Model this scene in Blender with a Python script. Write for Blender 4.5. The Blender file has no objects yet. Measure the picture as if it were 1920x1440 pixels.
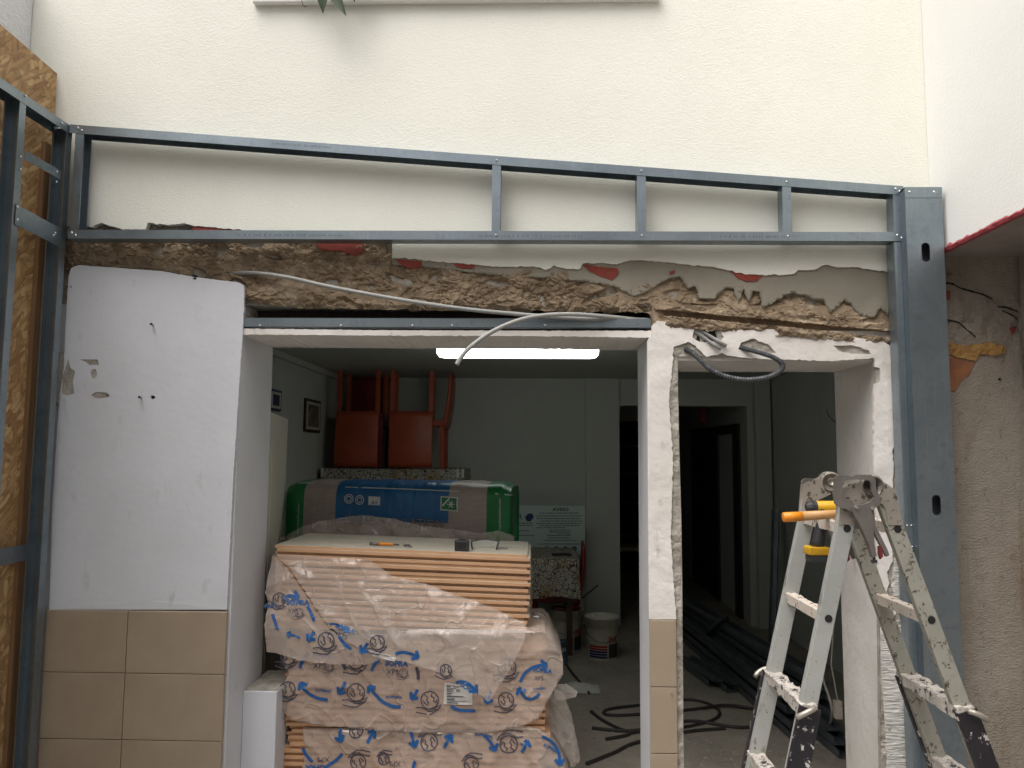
import bpy, bmesh, math, random
import numpy as np
from mathutils import Vector, Matrix, noise
from mathutils.geometry import delaunay_2d_cdt

random.seed(7)
S = bpy.context.scene
R = math.radians
# ------------------------------------------------------------------ camera
F = 1440.0                       # focal length in pixels of a 1920 x 1440 frame
CAM = Vector((0.0, 0.0, 1.78))
PITCH, YAW, ROLL = R(5.16), R(1.59), R(0.40)
fw = Vector((-math.sin(YAW)*math.cos(PITCH), math.cos(YAW)*math.cos(PITCH), math.sin(PITCH)))
r0 = Vector((math.cos(YAW), math.sin(YAW), 0.0))
u0 = r0.cross(fw)
rt = r0*math.cos(ROLL) + u0*math.sin(ROLL)
up = u0*math.cos(ROLL) - r0*math.sin(ROLL)
cd = bpy.data.cameras.new('camera')
cd.sensor_width = 36.0; cd.lens = 27.0; cd.clip_start = 0.05; cd.clip_end = 500
co = bpy.data.objects.new('camera', cd)
S.collection.objects.link(co)
m = Matrix((rt, up, -fw)).transposed().to_4x4(); m.translation = CAM
co.matrix_world = m
S.camera = co
# ------------------------------------------------------------------ sky, sun, exposure
w = bpy.data.worlds.new('World'); S.world = w; w.use_nodes = True
nt = w.node_tree; bg = nt.nodes['Background']
sky = nt.nodes.new('ShaderNodeTexSky'); sky.sky_type = 'NISHITA'; sky.sun_disc = False
SUN_EL, SUN_AZ = R(64), R(222)
sky.sun_elevation = SUN_EL; sky.sun_rotation = SUN_AZ
sky.air_density = 1.0; sky.dust_density = 6.0; sky.ozone_density = 1.0
hs = nt.nodes.new('ShaderNodeHueSaturation'); hs.inputs['Saturation'].default_value = 0.30
nt.links.new(sky.outputs[0], hs.inputs['Color']); nt.links.new(hs.outputs[0], bg.inputs[0])
bg.inputs[1].default_value = 0.14
sl = bpy.data.lights.new('sun', 'SUN'); sl.energy = 1.3; sl.angle = R(60); sl.color = (1.0, 0.98, 0.95)
so = bpy.data.objects.new('sun', sl); S.collection.objects.link(so)
d = Vector((math.sin(SUN_AZ)*math.cos(SUN_EL), math.cos(SUN_AZ)*math.cos(SUN_EL), math.sin(SUN_EL)))
so.rotation_euler = (-d).to_track_quat('-Z', 'Y').to_euler()
so.location = (0, -2, 8)
vs = S.view_settings
vs.view_transform = 'Standard'; vs.look = 'None'; vs.gamma = 1.0; vs.use_curve_mapping = False
vs.exposure = 0.64
S.render.engine = 'CYCLES'
S.cycles.max_bounces = 8; S.cycles.diffuse_bounces = 4; S.cycles.transparent_max_bounces = 10

# ------------------------------------------------------------------ where things stand
def ray(px, py): return fw + rt*((px-960.0)/F) + up*((720.0-py)/F)
def W(px, py, Y):
    d = ray(px, py); return CAM + d*(Y/d.y)
def WX(px, py, X):
    d = ray(px, py); return CAM + d*(X/d.x)
def WZ(px, py, z):
    d = ray(px, py); return CAM + d*((z-CAM.z)/d.z)

# ------------------------------------------------------------------ materials
MATS = {}
def newmat(name):
    m = bpy.data.materials.new(name); m.use_nodes = True
    n = m.node_tree.nodes; b = n['Principled BSDF']
    MATS[name] = m
    return m, m.node_tree, b
def N(nt, typ, **kw):
    n = nt.nodes.new(typ)
    for k, v in kw.items():
        if k in n.inputs.keys() if hasattr(n.inputs, 'keys') else False: n.inputs[k].default_value = v
        else: setattr(n, k, v)
    return n
def coord(nt, scale=(1, 1, 1), kind='Object', rot=(0, 0, 0)):
    tc = nt.nodes.new('ShaderNodeTexCoord'); mp = nt.nodes.new('ShaderNodeMapping')
    mp.inputs['Scale'].default_value = scale; mp.inputs['Rotation'].default_value = rot
    nt.links.new(tc.outputs[kind], mp.inputs['Vector'])
    return mp.outputs[0]
def ntex(nt, vec, scale, detail=4, rough=0.55, dist=0.0):
    n = nt.nodes.new('ShaderNodeTexNoise'); n.inputs['Scale'].default_value = scale
    n.inputs['Detail'].default_value = detail; n.inputs['Roughness'].default_value = rough
    n.inputs['Distortion'].default_value = dist
    nt.links.new(vec, n.inputs['Vector']); return n.outputs['Fac']
def vtex(nt, vec, scale, feature='F1', out='Distance', rnd=1.0):
    n = nt.nodes.new('ShaderNodeTexVoronoi'); n.feature = feature; n.inputs['Scale'].default_value = scale
    n.inputs['Randomness'].default_value = rnd
    nt.links.new(vec, n.inputs['Vector']); return n.outputs[out]
def ramp(nt, fac, stops):
    n = nt.nodes.new('ShaderNodeValToRGB'); e = n.color_ramp.elements
    while len(e) < len(stops): e.new(0.5)
    for i, (p, c) in enumerate(stops):
        e[i].position = p; e[i].color = (*c, 1) if len(c) == 3 else c
    nt.links.new(fac, n.inputs[0]); return n.outputs[0]
def mixc(nt, fac, a, b, mode='MIX'):
    n = nt.nodes.new('ShaderNodeMix'); n.data_type = 'RGBA'; n.blend_type = mode
    if isinstance(fac, (int, float)): n.inputs[0].default_value = fac
    else: nt.links.new(fac, n.inputs[0])
    for i, v in ((6, a), (7, b)):
        if isinstance(v, tuple): n.inputs[i].default_value = (*v, 1)
        else: nt.links.new(v, n.inputs[i])
    return n.outputs[2]
def mth(nt, op, a, b=None, c=None):
    n = nt.nodes.new('ShaderNodeMath'); n.operation = op
    for i, v in enumerate((a, b, c)):
        if v is None: continue
        if isinstance(v, (int, float)): n.inputs[i].default_value = v
        else: nt.links.new(v, n.inputs[i])
    return n.outputs[0]
def bump(nt, b, h, strength, dist=0.01):
    n = nt.nodes.new('ShaderNodeBump'); n.inputs['Strength'].default_value = strength
    n.inputs['Distance'].default_value = dist
    nt.links.new(h, n.inputs['Height']); nt.links.new(n.outputs[0], b.inputs['Normal'])
def pm(name, c1, c2=None, scale=4.0, rough=0.6, metal=0.0, bs=0.0, bscale=60.0, bdist=0.004, spec=0.5,
       detail=5, stretch=(1, 1, 1), lo=0.35, hi=0.65, speck=None, sscale=90.0, scut=0.62, rvar=0.0):
    """a principled material with noise colour variation, optional speckles, and fine relief"""
    m, nt, b = newmat(name)
    b.inputs['Roughness'].default_value = rough; b.inputs['Metallic'].default_value = metal
    b.inputs['Specular IOR Level'].default_value = spec
    v = coord(nt, stretch)
    if c2 is None: c2 = tuple(x*0.88 for x in c1)
    n1 = ntex(nt, v, scale, detail)
    col = ramp(nt, n1, [(lo, c1), (hi, c2)])
    if speck:
        n2 = ntex(nt, v, sscale, 3)
        mk = ramp(nt, n2, [(scut, (0, 0, 0)), (scut+0.06, (1, 1, 1))])
        col = mixc(nt, mk, col, speck)
    nt.links.new(col, b.inputs['Base Color'])
    if rvar:
        nt.links.new(mth(nt, 'MULTIPLY_ADD', n1, rvar, rough-rvar/2), b.inputs['Roughness'])
    if bs: bump(nt, b, ntex(nt, v, bscale, 4), bs, bdist)
    return m

# cream stucco with a fine combed relief
def stucco(name, c1, c2, bscale=95.0, bs=0.55, bd=0.004, lean=0.6):
    m, nt, b = newmat(name); b.inputs['Roughness'].default_value = 0.85
    b.inputs['Specular IOR Level'].default_value = 0.2
    v = coord(nt, (1, 1, 1.6), rot=(0, lean, 0))
    v0 = coord(nt)
    col = ramp(nt, ntex(nt, v0, 1.7, 5), [(0.3, c1), (0.7, c2)])
    sp = ramp(nt, ntex(nt, v0, 60, 2), [(0.74, (0, 0, 0)), (0.80, (1, 1, 1))])
    col = mixc(nt, mth(nt, 'MULTIPLY', sp, 0.25), col, (0.25, 0.23, 0.18))
    nt.links.new(col, b.inputs['Base Color'])
    h = mth(nt, 'ADD', ntex(nt, v, bscale, 3, 0.6, 0.6), mth(nt, 'MULTIPLY', ntex(nt, v0, 14, 3), 0.5))
    bump(nt, b, h, bs, bd)
    return m
stucco('cream_stucco', (0.84, 0.83, 0.745), (0.79, 0.78, 0.695))
stucco('white_stucco', (0.84, 0.83, 0.79), (0.80, 0.79, 0.75), 70, 0.35, 0.003)
stucco('rough_stucco', (0.80, 0.80, 0.80), (0.74, 0.74, 0.75), 45, 1.0, 0.012)
stucco('grey_render', (0.33, 0.30, 0.245), (0.25, 0.225, 0.18), 130, 0.8, 0.004)
pm('brick_red', (0.30, 0.055, 0.035), (0.20, 0.04, 0.03), 18, 0.85, bs=0.5, bscale=90)

m, nt, b = newmat('rough_concrete'); b.inputs['Roughness'].default_value = 0.92; b.inputs['Specular IOR Level'].default_value = 0.2
v = coord(nt)
c = ramp(nt, ntex(nt, v, 6, 6, 0.6), [(0.28, (0.17, 0.125, 0.085)), (0.5, (0.29, 0.225, 0.155)), (0.72, (0.40, 0.325, 0.235))])
c2 = ramp(nt, vtex(nt, v, 42, 'F1', 'Color'), [(0.1, (0.55, 0.5, 0.45)), (0.9, (1.1, 1.05, 1.0))])
c = mixc(nt, 0.55, c, c2, 'MULTIPLY')
c = mixc(nt, ramp(nt, ntex(nt, v, 24, 4), [(0.62, (0, 0, 0)), (0.72, (1, 1, 1))]), c, (0.43, 0.37, 0.29))
nt.links.new(c, b.inputs['Base Color'])
bump(nt, b, mth(nt, 'ADD', ntex(nt, v, 90, 5, 0.65), mth(nt, 'MULTIPLY', vtex(nt, v, 38), 0.5)), 0.7, 0.005)

# plaster with scuffs and a few bruises
def plaster(name, c1, c2, dirt, amt=0.5, bs=0.25, bscale=30):
    m, nt, b = newmat(name); b.inputs['Roughness'].default_value = 0.7; b.inputs['Specular IOR Level'].default_value = 0.25
    v = coord(nt)
    c = ramp(nt, ntex(nt, v, 2.2, 5), [(0.3, c1), (0.7, c2)])
    k = ramp(nt, ntex(nt, coord(nt, (1, 1, 0.45)), 11, 6, 0.7), [(0.60, (0, 0, 0)), (0.80, (1, 1, 1))])
    c = mixc(nt, mth(nt, 'MULTIPLY', k, amt), c, dirt)
    k2 = ramp(nt, ntex(nt, v, 95, 2), [(0.73, (0, 0, 0)), (0.76, (1, 1, 1))])
    c = mixc(nt, mth(nt, 'MULTIPLY', k2, 0.35*amt), c, dirt)
    nt.links.new(c, b.inputs['Base Color'])
    bump(nt, b, mth(nt, 'ADD', ntex(nt, v, bscale, 5), mth(nt, 'MULTIPLY', ntex(nt, v, 6, 3), 2.0)), bs, 0.004)
    return m
plaster('white_plaster', (0.64, 0.65, 0.68), (0.58, 0.59, 0.615), (0.36, 0.345, 0.33), 0.75)
plaster('raw_plaster', (0.78, 0.745, 0.71), (0.64, 0.60, 0.55), (0.36, 0.31, 0.26), 0.8, 0.9, 26)
plaster('room_plaster', (0.60, 0.62, 0.58), (0.55, 0.57, 0.53), (0.40, 0.39, 0.35), 0.35, 0.1)
pm('mortar', (0.42, 0.39, 0.34), (0.28, 0.25, 0.21), 14, 0.92, bs=1.0, bscale=60, bdist=0.006)
pm('adhesive', (0.62, 0.60, 0.56), (0.50, 0.48, 0.45), 9, 0.85, bs=1.0, bscale=34, bdist=0.010, stretch=(0.5, 1, 3))
pm('tile', (0.36, 0.285, 0.205), (0.315, 0.245, 0.175), 5, 0.45, bs=0.10, bscale=160, bdist=0.002, detail=6)
pm('grout', (0.42, 0.37, 0.30), None, 40, 0.9)

def galv(name, c1, c2, rough=0.38, metal=0.75):
    m, nt, b = newmat(name); b.inputs['Metallic'].default_value = metal
    v = coord(nt)
    n1 = ntex(nt, v, 3.0, 5); n2 = ntex(nt, coord(nt, (1, 1, 1)), 26, 4, 0.65)
    c = ramp(nt, n1, [(0.3, c1), (0.7, c2)])
    c = mixc(nt, mth(nt, 'MULTIPLY', ramp(nt, n2, [(0.52, (0, 0, 0)), (0.72, (1, 1, 1))]), 0.5), c, tuple(x*0.55 for x in c1))
    scr = ntex(nt, coord(nt, (90, 90, 1.2)), 3.0, 3)
    c = mixc(nt, mth(nt, 'MULTIPLY', ramp(nt, scr, [(0.64, (0, 0, 0)), (0.70, (1, 1, 1))]), 0.25), c, (0.62, 0.66, 0.68))
    nt.links.new(c, b.inputs['Base Color'])
    nt.links.new(mth(nt, 'MULTIPLY_ADD', n2, 0.3, rough-0.12), b.inputs['Roughness'])
    bump(nt, b, n1, 0.12, 0.01)
    return m
galv('galvanised', (0.31, 0.365, 0.40), (0.22, 0.265, 0.30), 0.36, 0.85)
galv('galvanised_dull', (0.22, 0.245, 0.27), (0.15, 0.17, 0.19), 0.5)
pm('screw_steel', (0.75, 0.76, 0.76), None, 10, 0.25, 1.0)
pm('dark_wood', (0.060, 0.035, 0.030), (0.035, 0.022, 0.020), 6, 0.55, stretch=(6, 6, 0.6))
pm('black_hole', (0.012, 0.011, 0.010), None, 4, 0.9)  # flat black, also painted in for the shade inside holes
pm('red_edge', (0.42, 0.07, 0.09), (0.30, 0.045, 0.05), 30, 0.8, bs=0.8, bscale=80)
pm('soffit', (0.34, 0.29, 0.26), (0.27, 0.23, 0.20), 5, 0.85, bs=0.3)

# OSB: layered flat strands
m, nt, b = newmat('osb'); b.inputs['Roughness'].default_value = 0.62
cols = [(0.0, (0.30, 0.165, 0.07)), (0.3, (0.46, 0.28, 0.12)), (0.7, (0.56, 0.36, 0.17)), (1.0, (0.64, 0.45, 0.23))]
lay = None
for i, (a, s) in enumerate(((0.4, 34), (-0.9, 42), (1.5, 30), (2.4, 48))):
    tc = coord(nt, (1, 1, 1), rot=(a, 0, 0))
    mp = nt.nodes.new('ShaderNodeMapping'); mp.inputs['Scale'].default_value = (1, 0.24, 1.15); mp.inputs['Location'].default_value = (i*3.1, i*1.7, i*2.3)
    nt.links.new(tc, mp.inputs['Vector'])
    nz = nt.nodes.new('ShaderNodeTexNoise'); nz.inputs['Scale'].default_value = 7; nt.links.new(tc, nz.inputs['Vector'])
    vm = nt.nodes.new('ShaderNodeVectorMath'); vm.operation = 'MULTIPLY_ADD'; vm.inputs[1].default_value = (0.05, 0.05, 0.05)
    nt.links.new(nz.outputs['Color'], vm.inputs[0]); nt.links.new(mp.outputs[0], vm.inputs[2])
    vo = nt.nodes.new('ShaderNodeTexVoronoi'); vo.inputs['Scale'].default_value = s; nt.links.new(vm.outputs[0], vo.inputs['Vector'])
    sep = nt.nodes.new('ShaderNodeSeparateColor'); nt.links.new(vo.outputs['Color'], sep.inputs[0])
    c = ramp(nt, sep.outputs[0], cols)
    g = ntex(nt, mp.outputs[0], 60, 3)
    c = mixc(nt, mth(nt, 'MULTIPLY', g, 0.35), c, (0.22, 0.11, 0.04))
    dk = ramp(nt, vo.outputs['Distance'], [(0.42, (0, 0, 0)), (0.75, (1, 1, 1))])
    c = mixc(nt, mth(nt, 'MULTIPLY', dk, 0.5), c, (0.16, 0.075, 0.03))
    lay = c if lay is None else mixc(nt, ramp(nt, sep.outputs[1], [(0.52, (0, 0, 0)), (0.56, (1, 1, 1))]), lay, c)
nt.links.new(lay, b.inputs['Base Color'])
bw = nt.nodes.new('ShaderNodeRGBToBW'); nt.links.new(lay, bw.inputs[0]); bump(nt, b, bw.outputs[0], 0.4, 0.004)
pm('timber', (0.30, 0.17, 0.08), (0.20, 0.11, 0.05), 5, 0.7, stretch=(8, 8, 0.6))

# stained rendered wall: rust streaks and damp
m, nt, b = newmat('stained_render'); b.inputs['Roughness'].default_value = 0.85; b.inputs['Specular IOR Level'].default_value = 0.2
v = coord(nt)
c = ramp(nt, ntex(nt, v, 2.5, 6), [(0.3, (0.37, 0.33, 0.28)), (0.7, (0.27, 0.235, 0.19))])
msk = ramp(nt, ntex(nt, v, 2.1, 4), [(0.42, (0, 0, 0)), (0.62, (1, 1, 1))])
st = ntex(nt, coord(nt, (3.2, 3.2, 0.42)), 2.0, 8, 0.72, 1.6)
c = mixc(nt, mth(nt, 'MULTIPLY', mth(nt, 'MULTIPLY', ramp(nt, st, [(0.46, (0, 0, 0)), (0.70, (1, 1, 1))]), msk), 0.8), c, (0.19, 0.12, 0.06))
st2 = ntex(nt, coord(nt, (5, 5, 3.0)), 5.1, 7, 0.8)
c = mixc(nt, mth(nt, 'MULTIPLY', ramp(nt, st2, [(0.58, (0, 0, 0)), (0.68, (1, 1, 1))]), 0.7), c, (0.11, 0.08, 0.055))
nt.links.new(c, b.inputs['Base Color'])
bump(nt, b, mth(nt, 'ADD', ntex(nt, coord(nt, (1, 1, 2.2)), 85, 4), ntex(nt, v, 20, 3)), 1.0, 0.006)
pm('ochre_mortar', (0.46, 0.27, 0.085), (0.30, 0.15, 0.05), 22, 0.9, bs=1.0, bscale=50, bdist=0.008)
pm('rust_mortar', (0.34, 0.13, 0.055), (0.24, 0.11, 0.06), 16, 0.9, bs=0.8, bscale=70)

# floor: worn terrazzo under dust
m, nt, b = newmat('terrazzo'); b.inputs['Roughness'].default_value = 0.6
v = coord(nt)
c = ramp(nt, ntex(nt, v, 3, 6, 0.65), [(0.3, (0.38, 0.335, 0.28)), (0.7, (0.24, 0.21, 0.175))])
k = vtex(nt, v, 60, 'F1', 'Color')
bw = nt.nodes.new('ShaderNodeRGBToBW'); nt.links.new(k, bw.inputs[0])
c = mixc(nt, mth(nt, 'MULTIPLY', ramp(nt, bw.outputs[0], [(0.64, (0, 0, 0)), (0.70, (1, 1, 1))]), 0.45), c, (0.38, 0.34, 0.29))
c = mixc(nt, mth(nt, 'MULTIPLY', ramp(nt, ntex(nt, v, 13, 5, 0.7), [(0.58, (0, 0, 0)), (0.72, (1, 1, 1))]), 0.5), c, (0.40, 0.37, 0.33))
nt.links.new(c, b.inputs['Base Color']); bump(nt, b, ntex(nt, v, 45, 5), 0.25, 0.003)
pm('concrete_ground', (0.30, 0.29, 0.27), (0.22, 0.21, 0.19), 3, 0.85, bs=0.3)
pm('blocker_render', (0.42, 0.38, 0.33), (0.36, 0.32, 0.28), 1.5, 0.85)

# insulation boards, films, inks
pm('xps', (0.62, 0.37, 0.21), (0.56, 0.325, 0.185), 7, 0.75, bs=0.15, bscale=140, bdist=0.002)
pm('xps_top', (0.55, 0.50, 0.40), (0.48, 0.44, 0.35), 7, 0.7, bs=0.1, bscale=140, bdist=0.002)
def film(name, col, alpha, rough=0.22, bscale=9.0, bs=0.6):
    m, nt, b = newmat(name); b.inputs['Roughness'].default_value = rough
    b.inputs['Base Color'].default_value = (*col, 1); b.inputs['Specular IOR Level'].default_value = 0.7
    v = coord(nt, (1, 1, 0.6), rot=(0, 0.7, 0)); v2 = coord(nt, (0.7, 1, 1), rot=(0, -0.5, 0))
    def rdg(vec, sc, p):            # sharp creases where the noise crosses its middle
        n1 = ntex(nt, vec, sc, 2, 0.5, 0.8)
        return mth(nt, 'POWER', mth(nt, 'SUBTRACT', 1.0, mth(nt, 'MULTIPLY', mth(nt, 'ABSOLUTE', mth(nt, 'SUBTRACT', n1, 0.5)), 2.0)), p)
    al = mth(nt, 'MULTIPLY_ADD', ntex(nt, v, 4, 4, 0.6), 0.30, alpha-0.15)
    cr = mth(nt, 'ADD', rdg(v, bscale, 44.0), mth(nt, 'MULTIPLY', rdg(v2, bscale*2.1, 34.0), 0.4))
    nt.links.new(mth(nt, 'ADD', al, mth(nt, 'MULTIPLY', cr, 0.10)), b.inputs['Alpha'])
    if bs: bump(nt, b, mth(nt, 'ADD', cr, mth(nt, 'MULTIPLY', ntex(nt, v, 1.6*bscale, 2), 0.5)), bs, 0.008)
    b.inputs['Coat Weight'].default_value = 0.6; b.inputs['Coat Roughness'].default_value = 0.06
    return m
film('film_clear', (0.62, 0.505, 0.43), 0.50, 0.13, 4, 0.55)
film('film_milky', (0.66, 0.58, 0.52), 0.36, 0.12, 3, 0.6)
pm('ink_blue', (0.012, 0.10, 0.30), (0.010, 0.08, 0.25), 20, 0.45)
pm('ink_dark', (0.055, 0.055, 0.085), (0.045, 0.045, 0.07), 20, 0.45)
pm('bag_green', (0.006, 0.20, 0.055), (0.005, 0.15, 0.04), 9, 0.35, bs=0.3, bscale=12, bdist=0.01)
pm('bag_grey', (0.40, 0.34, 0.31), (0.34, 0.29, 0.27), 16, 0.40, bs=0.3, bscale=14, bdist=0.01, stretch=(1, 1, 4))
pm('bag_blue', (0.012, 0.14, 0.36), (0.010, 0.11, 0.30), 9, 0.32, bs=0.3, bscale=14, bdist=0.01)
pm('ink_white', (0.62, 0.66, 0.66), None, 20, 0.5)
pm('label_paper', (0.62, 0.60, 0.56), None, 30, 0.6)

pm('chair_red', (0.40, 0.075, 0.030), (0.33, 0.055, 0.022), 4, 0.45, bs=0.08, bscale=60)
pm('chair_wine', (0.26, 0.022, 0.028), (0.20, 0.018, 0.022), 4, 0.45, bs=0.08, bscale=60)
# flowered cloth
m, nt, b = newmat('flower_cloth'); b.inputs['Roughness'].default_value = 0.7
v = coord(nt)
nz = nt.nodes.new('ShaderNodeTexNoise'); nz.inputs['Scale'].default_value = 5; nt.links.new(v, nz.inputs['Vector'])
vm = nt.nodes.new('ShaderNodeVectorMath'); vm.operation = 'MULTIPLY_ADD'; vm.inputs[1].default_value = (0.16, 0.16, 0.16)
nt.links.new(nz.outputs['Color'], vm.inputs[0]); nt.links.new(v, vm.inputs[2])
ed = vtex(nt, vm.outputs[0], 24, 'DISTANCE_TO_EDGE')
ring = mth(nt, 'SINE', mth(nt, 'MULTIPLY', vtex(nt, vm.outputs[0], 24), 22.0))
base = ramp(nt, ntex(nt, v, 6, 2), [(0.35, (0.50, 0.48, 0.42)), (0.56, (0.46, 0.42, 0.33)), (0.66, (0.42, 0.29, 0.12))])
c = mixc(nt, ramp(nt, ed, [(0.03, (1, 1, 1)), (0.06, (0, 0, 0))]), base, (0.025, 0.02, 0.02))
c = mixc(nt, ramp(nt, ring, [(0.80, (0, 0, 0)), (0.9, (1, 1, 1))]), c, (0.06, 0.025, 0.03))
nt.links.new(c, b.inputs['Base Color'])

pm('bucket_white', (0.60, 0.57, 0.50), (0.48, 0.45, 0.39), 7, 0.4, speck=(0.75, 0.74, 0.70), sscale=14, scut=0.6)
pm('bucket_red', (0.40, 0.03, 0.035), None, 10, 0.4)
pm('bucket_blue', (0.015, 0.03, 0.14), None, 10, 0.4)
pm('bucket_dark', (0.05, 0.04, 0.05), None, 10, 0.4)
pm('can_blue', (0.06, 0.10, 0.15), (0.10, 0.13, 0.16), 12, 0.35, 0.3)
pm('wire', (0.10, 0.10, 0.10), None, 10, 0.4, 0.8)
pm('sign_white', (0.50, 0.60, 0.58), (0.46, 0.56, 0.54), 3, 0.45)
pm('icon_blue', (0.02, 0.16, 0.34), None, 10, 0.5)
pm('door_white', (0.66, 0.63, 0.54), (0.60, 0.57, 0.49), 3, 0.5)
pm('picture_dark', (0.10, 0.09, 0.07), (0.24, 0.21, 0.17), 14, 0.4, lo=0.45, hi=0.55)
pm('frame_black', (0.02, 0.018, 0.016), None, 10, 0.4)
pm('notice_blue', (0.03, 0.045, 0.12), None, 10, 0.5)
pm('red_plate', (0.30, 0.03, 0.02), None, 10, 0.5)
m, nt, b = newmat('lamp_glow'); b.inputs['Base Color'].default_value = (0.8, 0.9, 0.88, 1)
b.inputs['Emission Color'].default_value = (0.92, 1.0, 0.94, 1); b.inputs['Emission Strength'].default_value = 5.0
pm('lamp_body', (0.45, 0.60, 0.54), None, 10, 0.5)

pm('conduit_grey', (0.33, 0.33, 0.31), (0.27, 0.27, 0.26), 6, 0.5, speck=(0.42, 0.38, 0.32), sscale=30, scut=0.64)
pm('conduit_black', (0.045, 0.048, 0.055), (0.075, 0.078, 0.085), 9, 0.45)
pm('cable_black', (0.035, 0.030, 0.028), None, 9, 0.5)
pm('cable_white', (0.55, 0.53, 0.48), None, 9, 0.5)

# ladder paints
def splat(name, c1, c2, spl, s1=38, cut=0.60, rough=0.5, metal=0.3, spl2=None):
    m, nt, b = newmat(name); b.inputs['Roughness'].default_value = rough; b.inputs['Metallic'].default_value = metal
    v = coord(nt)
    c = ramp(nt, ntex(nt, v, 8, 5), [(0.3, c1), (0.7, c2)])
    n = ntex(nt, v, s1, 5, 0.7, 0.4)
    c = mixc(nt, ramp(nt, n, [(cut, (0, 0, 0)), (cut+0.03, (1, 1, 1))]), c, spl)
    if spl2:
        n = ntex(nt, coord(nt, (1, 1, 0.5)), s1*0.55, 6, 0.75)
        c = mixc(nt, ramp(nt, n, [(0.60, (0, 0, 0)), (0.66, (1, 1, 1))]), c, spl2)
    nt.links.new(c, b.inputs['Base Color']); bump(nt, b, n, 0.5, 0.003)
    return m
splat('ladder_grey', (0.47, 0.48, 0.455), (0.39, 0.40, 0.38), (0.14, 0.115, 0.09), 44, 0.635, 0.42, 0.35, (0.27, 0.25, 0.21))
splat('ladder_worn', (0.40, 0.395, 0.345), (0.33, 0.32, 0.27), (0.10, 0.08, 0.06), 48, 0.585, spl2=(0.20, 0.15, 0.10))
splat('ladder_black', (0.016, 0.014, 0.02), (0.026, 0.022, 0.026), (0.60, 0.58, 0.55), 26, 0.60, 0.35, 0.1)
splat('rung_paint', (0.66, 0.60, 0.53), (0.52, 0.44, 0.37), (0.10, 0.08, 0.07), 46, 0.60, 0.65, 0.0)
splat('rung_crust', (0.56, 0.52, 0.47), (0.40, 0.36, 0.32), (0.045, 0.04, 0.045), 40, 0.55, 0.6, 0.0)
splat('hinge_cast', (0.46, 0.42, 0.36), (0.34, 0.30, 0.26), (0.12, 0.10, 0.085), 30, 0.56, 0.42, 0.55)
pm('clamp_steel', (0.26, 0.235, 0.215), (0.20, 0.18, 0.165), 14, 0.42, 0.6)
pm('clamp_red', (0.16, 0.025, 0.025), None, 14, 0.45)
pm('tool_black', (0.022, 0.022, 0.026), (0.035, 0.035, 0.04), 20, 0.5)
pm('tool_yellow', (0.62, 0.36, 0.015), (0.55, 0.30, 0.012), 10, 0.42, speck=(0.10, 0.07, 0.02), sscale=60, scut=0.68)
pm('hammer_wood', (0.50, 0.28, 0.11), (0.42, 0.22, 0.08), 8, 0.5, stretch=(0.4, 6, 6))
pm('hammer_orange', (0.80, 0.27, 0.015), None, 8, 0.4)
pm('leaf', (0.030, 0.052, 0.016), (0.017, 0.032, 0.010), 25, 0.55, spec=0.25)
pm('stem', (0.06, 0.04, 0.02), None, 25, 0.7)

# ------------------------------------------------------------------ object helpers
COL = S.collection
def link(o): COL.objects.link(o); return o
def tag(o, label=None, cat=None, group=None, kind=None):
    if label: o['label'] = label
    if cat: o['category'] = cat
    if group: o['group'] = group
    if kind: o['kind'] = kind
    return o
def thing(name, label, cat, loc, group=None):
    o = bpy.data.objects.new(name, None); o.location = loc; o.empty_display_size = 0.1
    o['WL'] = tuple(loc); link(o)
    return tag(o, label, cat, group)
def wl(o): return Vector(o['WL']) if o is not None and 'WL' in o else Vector((0, 0, 0))
def obj(name, verts, faces, mat, parent=None, smooth=False, origin=None, mats=None, fm=None):
    vs = np.array([tuple(v) for v in verts], dtype=float).reshape(-1, 3)
    if origin is None:
        lo, hi = vs.min(0), vs.max(0); origin = ((lo[0]+hi[0])/2, (lo[1]+hi[1])/2, lo[2])
    og = np.array(tuple(origin), dtype=float)
    me = bpy.data.meshes.new(name)
    me.from_pydata((vs-og).tolist(), [], [tuple(int(i) for i in f) for f in faces])
    for mm in (mats or [mat]): me.materials.append(MATS[mm])
    if fm is not None: me.polygons.foreach_set('material_index', fm)
    if smooth: me.polygons.foreach_set('use_smooth', [True]*len(me.polygons))
    me.validate(); me.update()
    o = bpy.data.objects.new(name, me)
    o['WL'] = tuple(float(x) for x in og)
    if parent is not None:
        o.parent = parent; o.location = Vector(og.tolist()) - wl(parent)
    else: o.location = og.tolist()
    return link(o)
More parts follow.
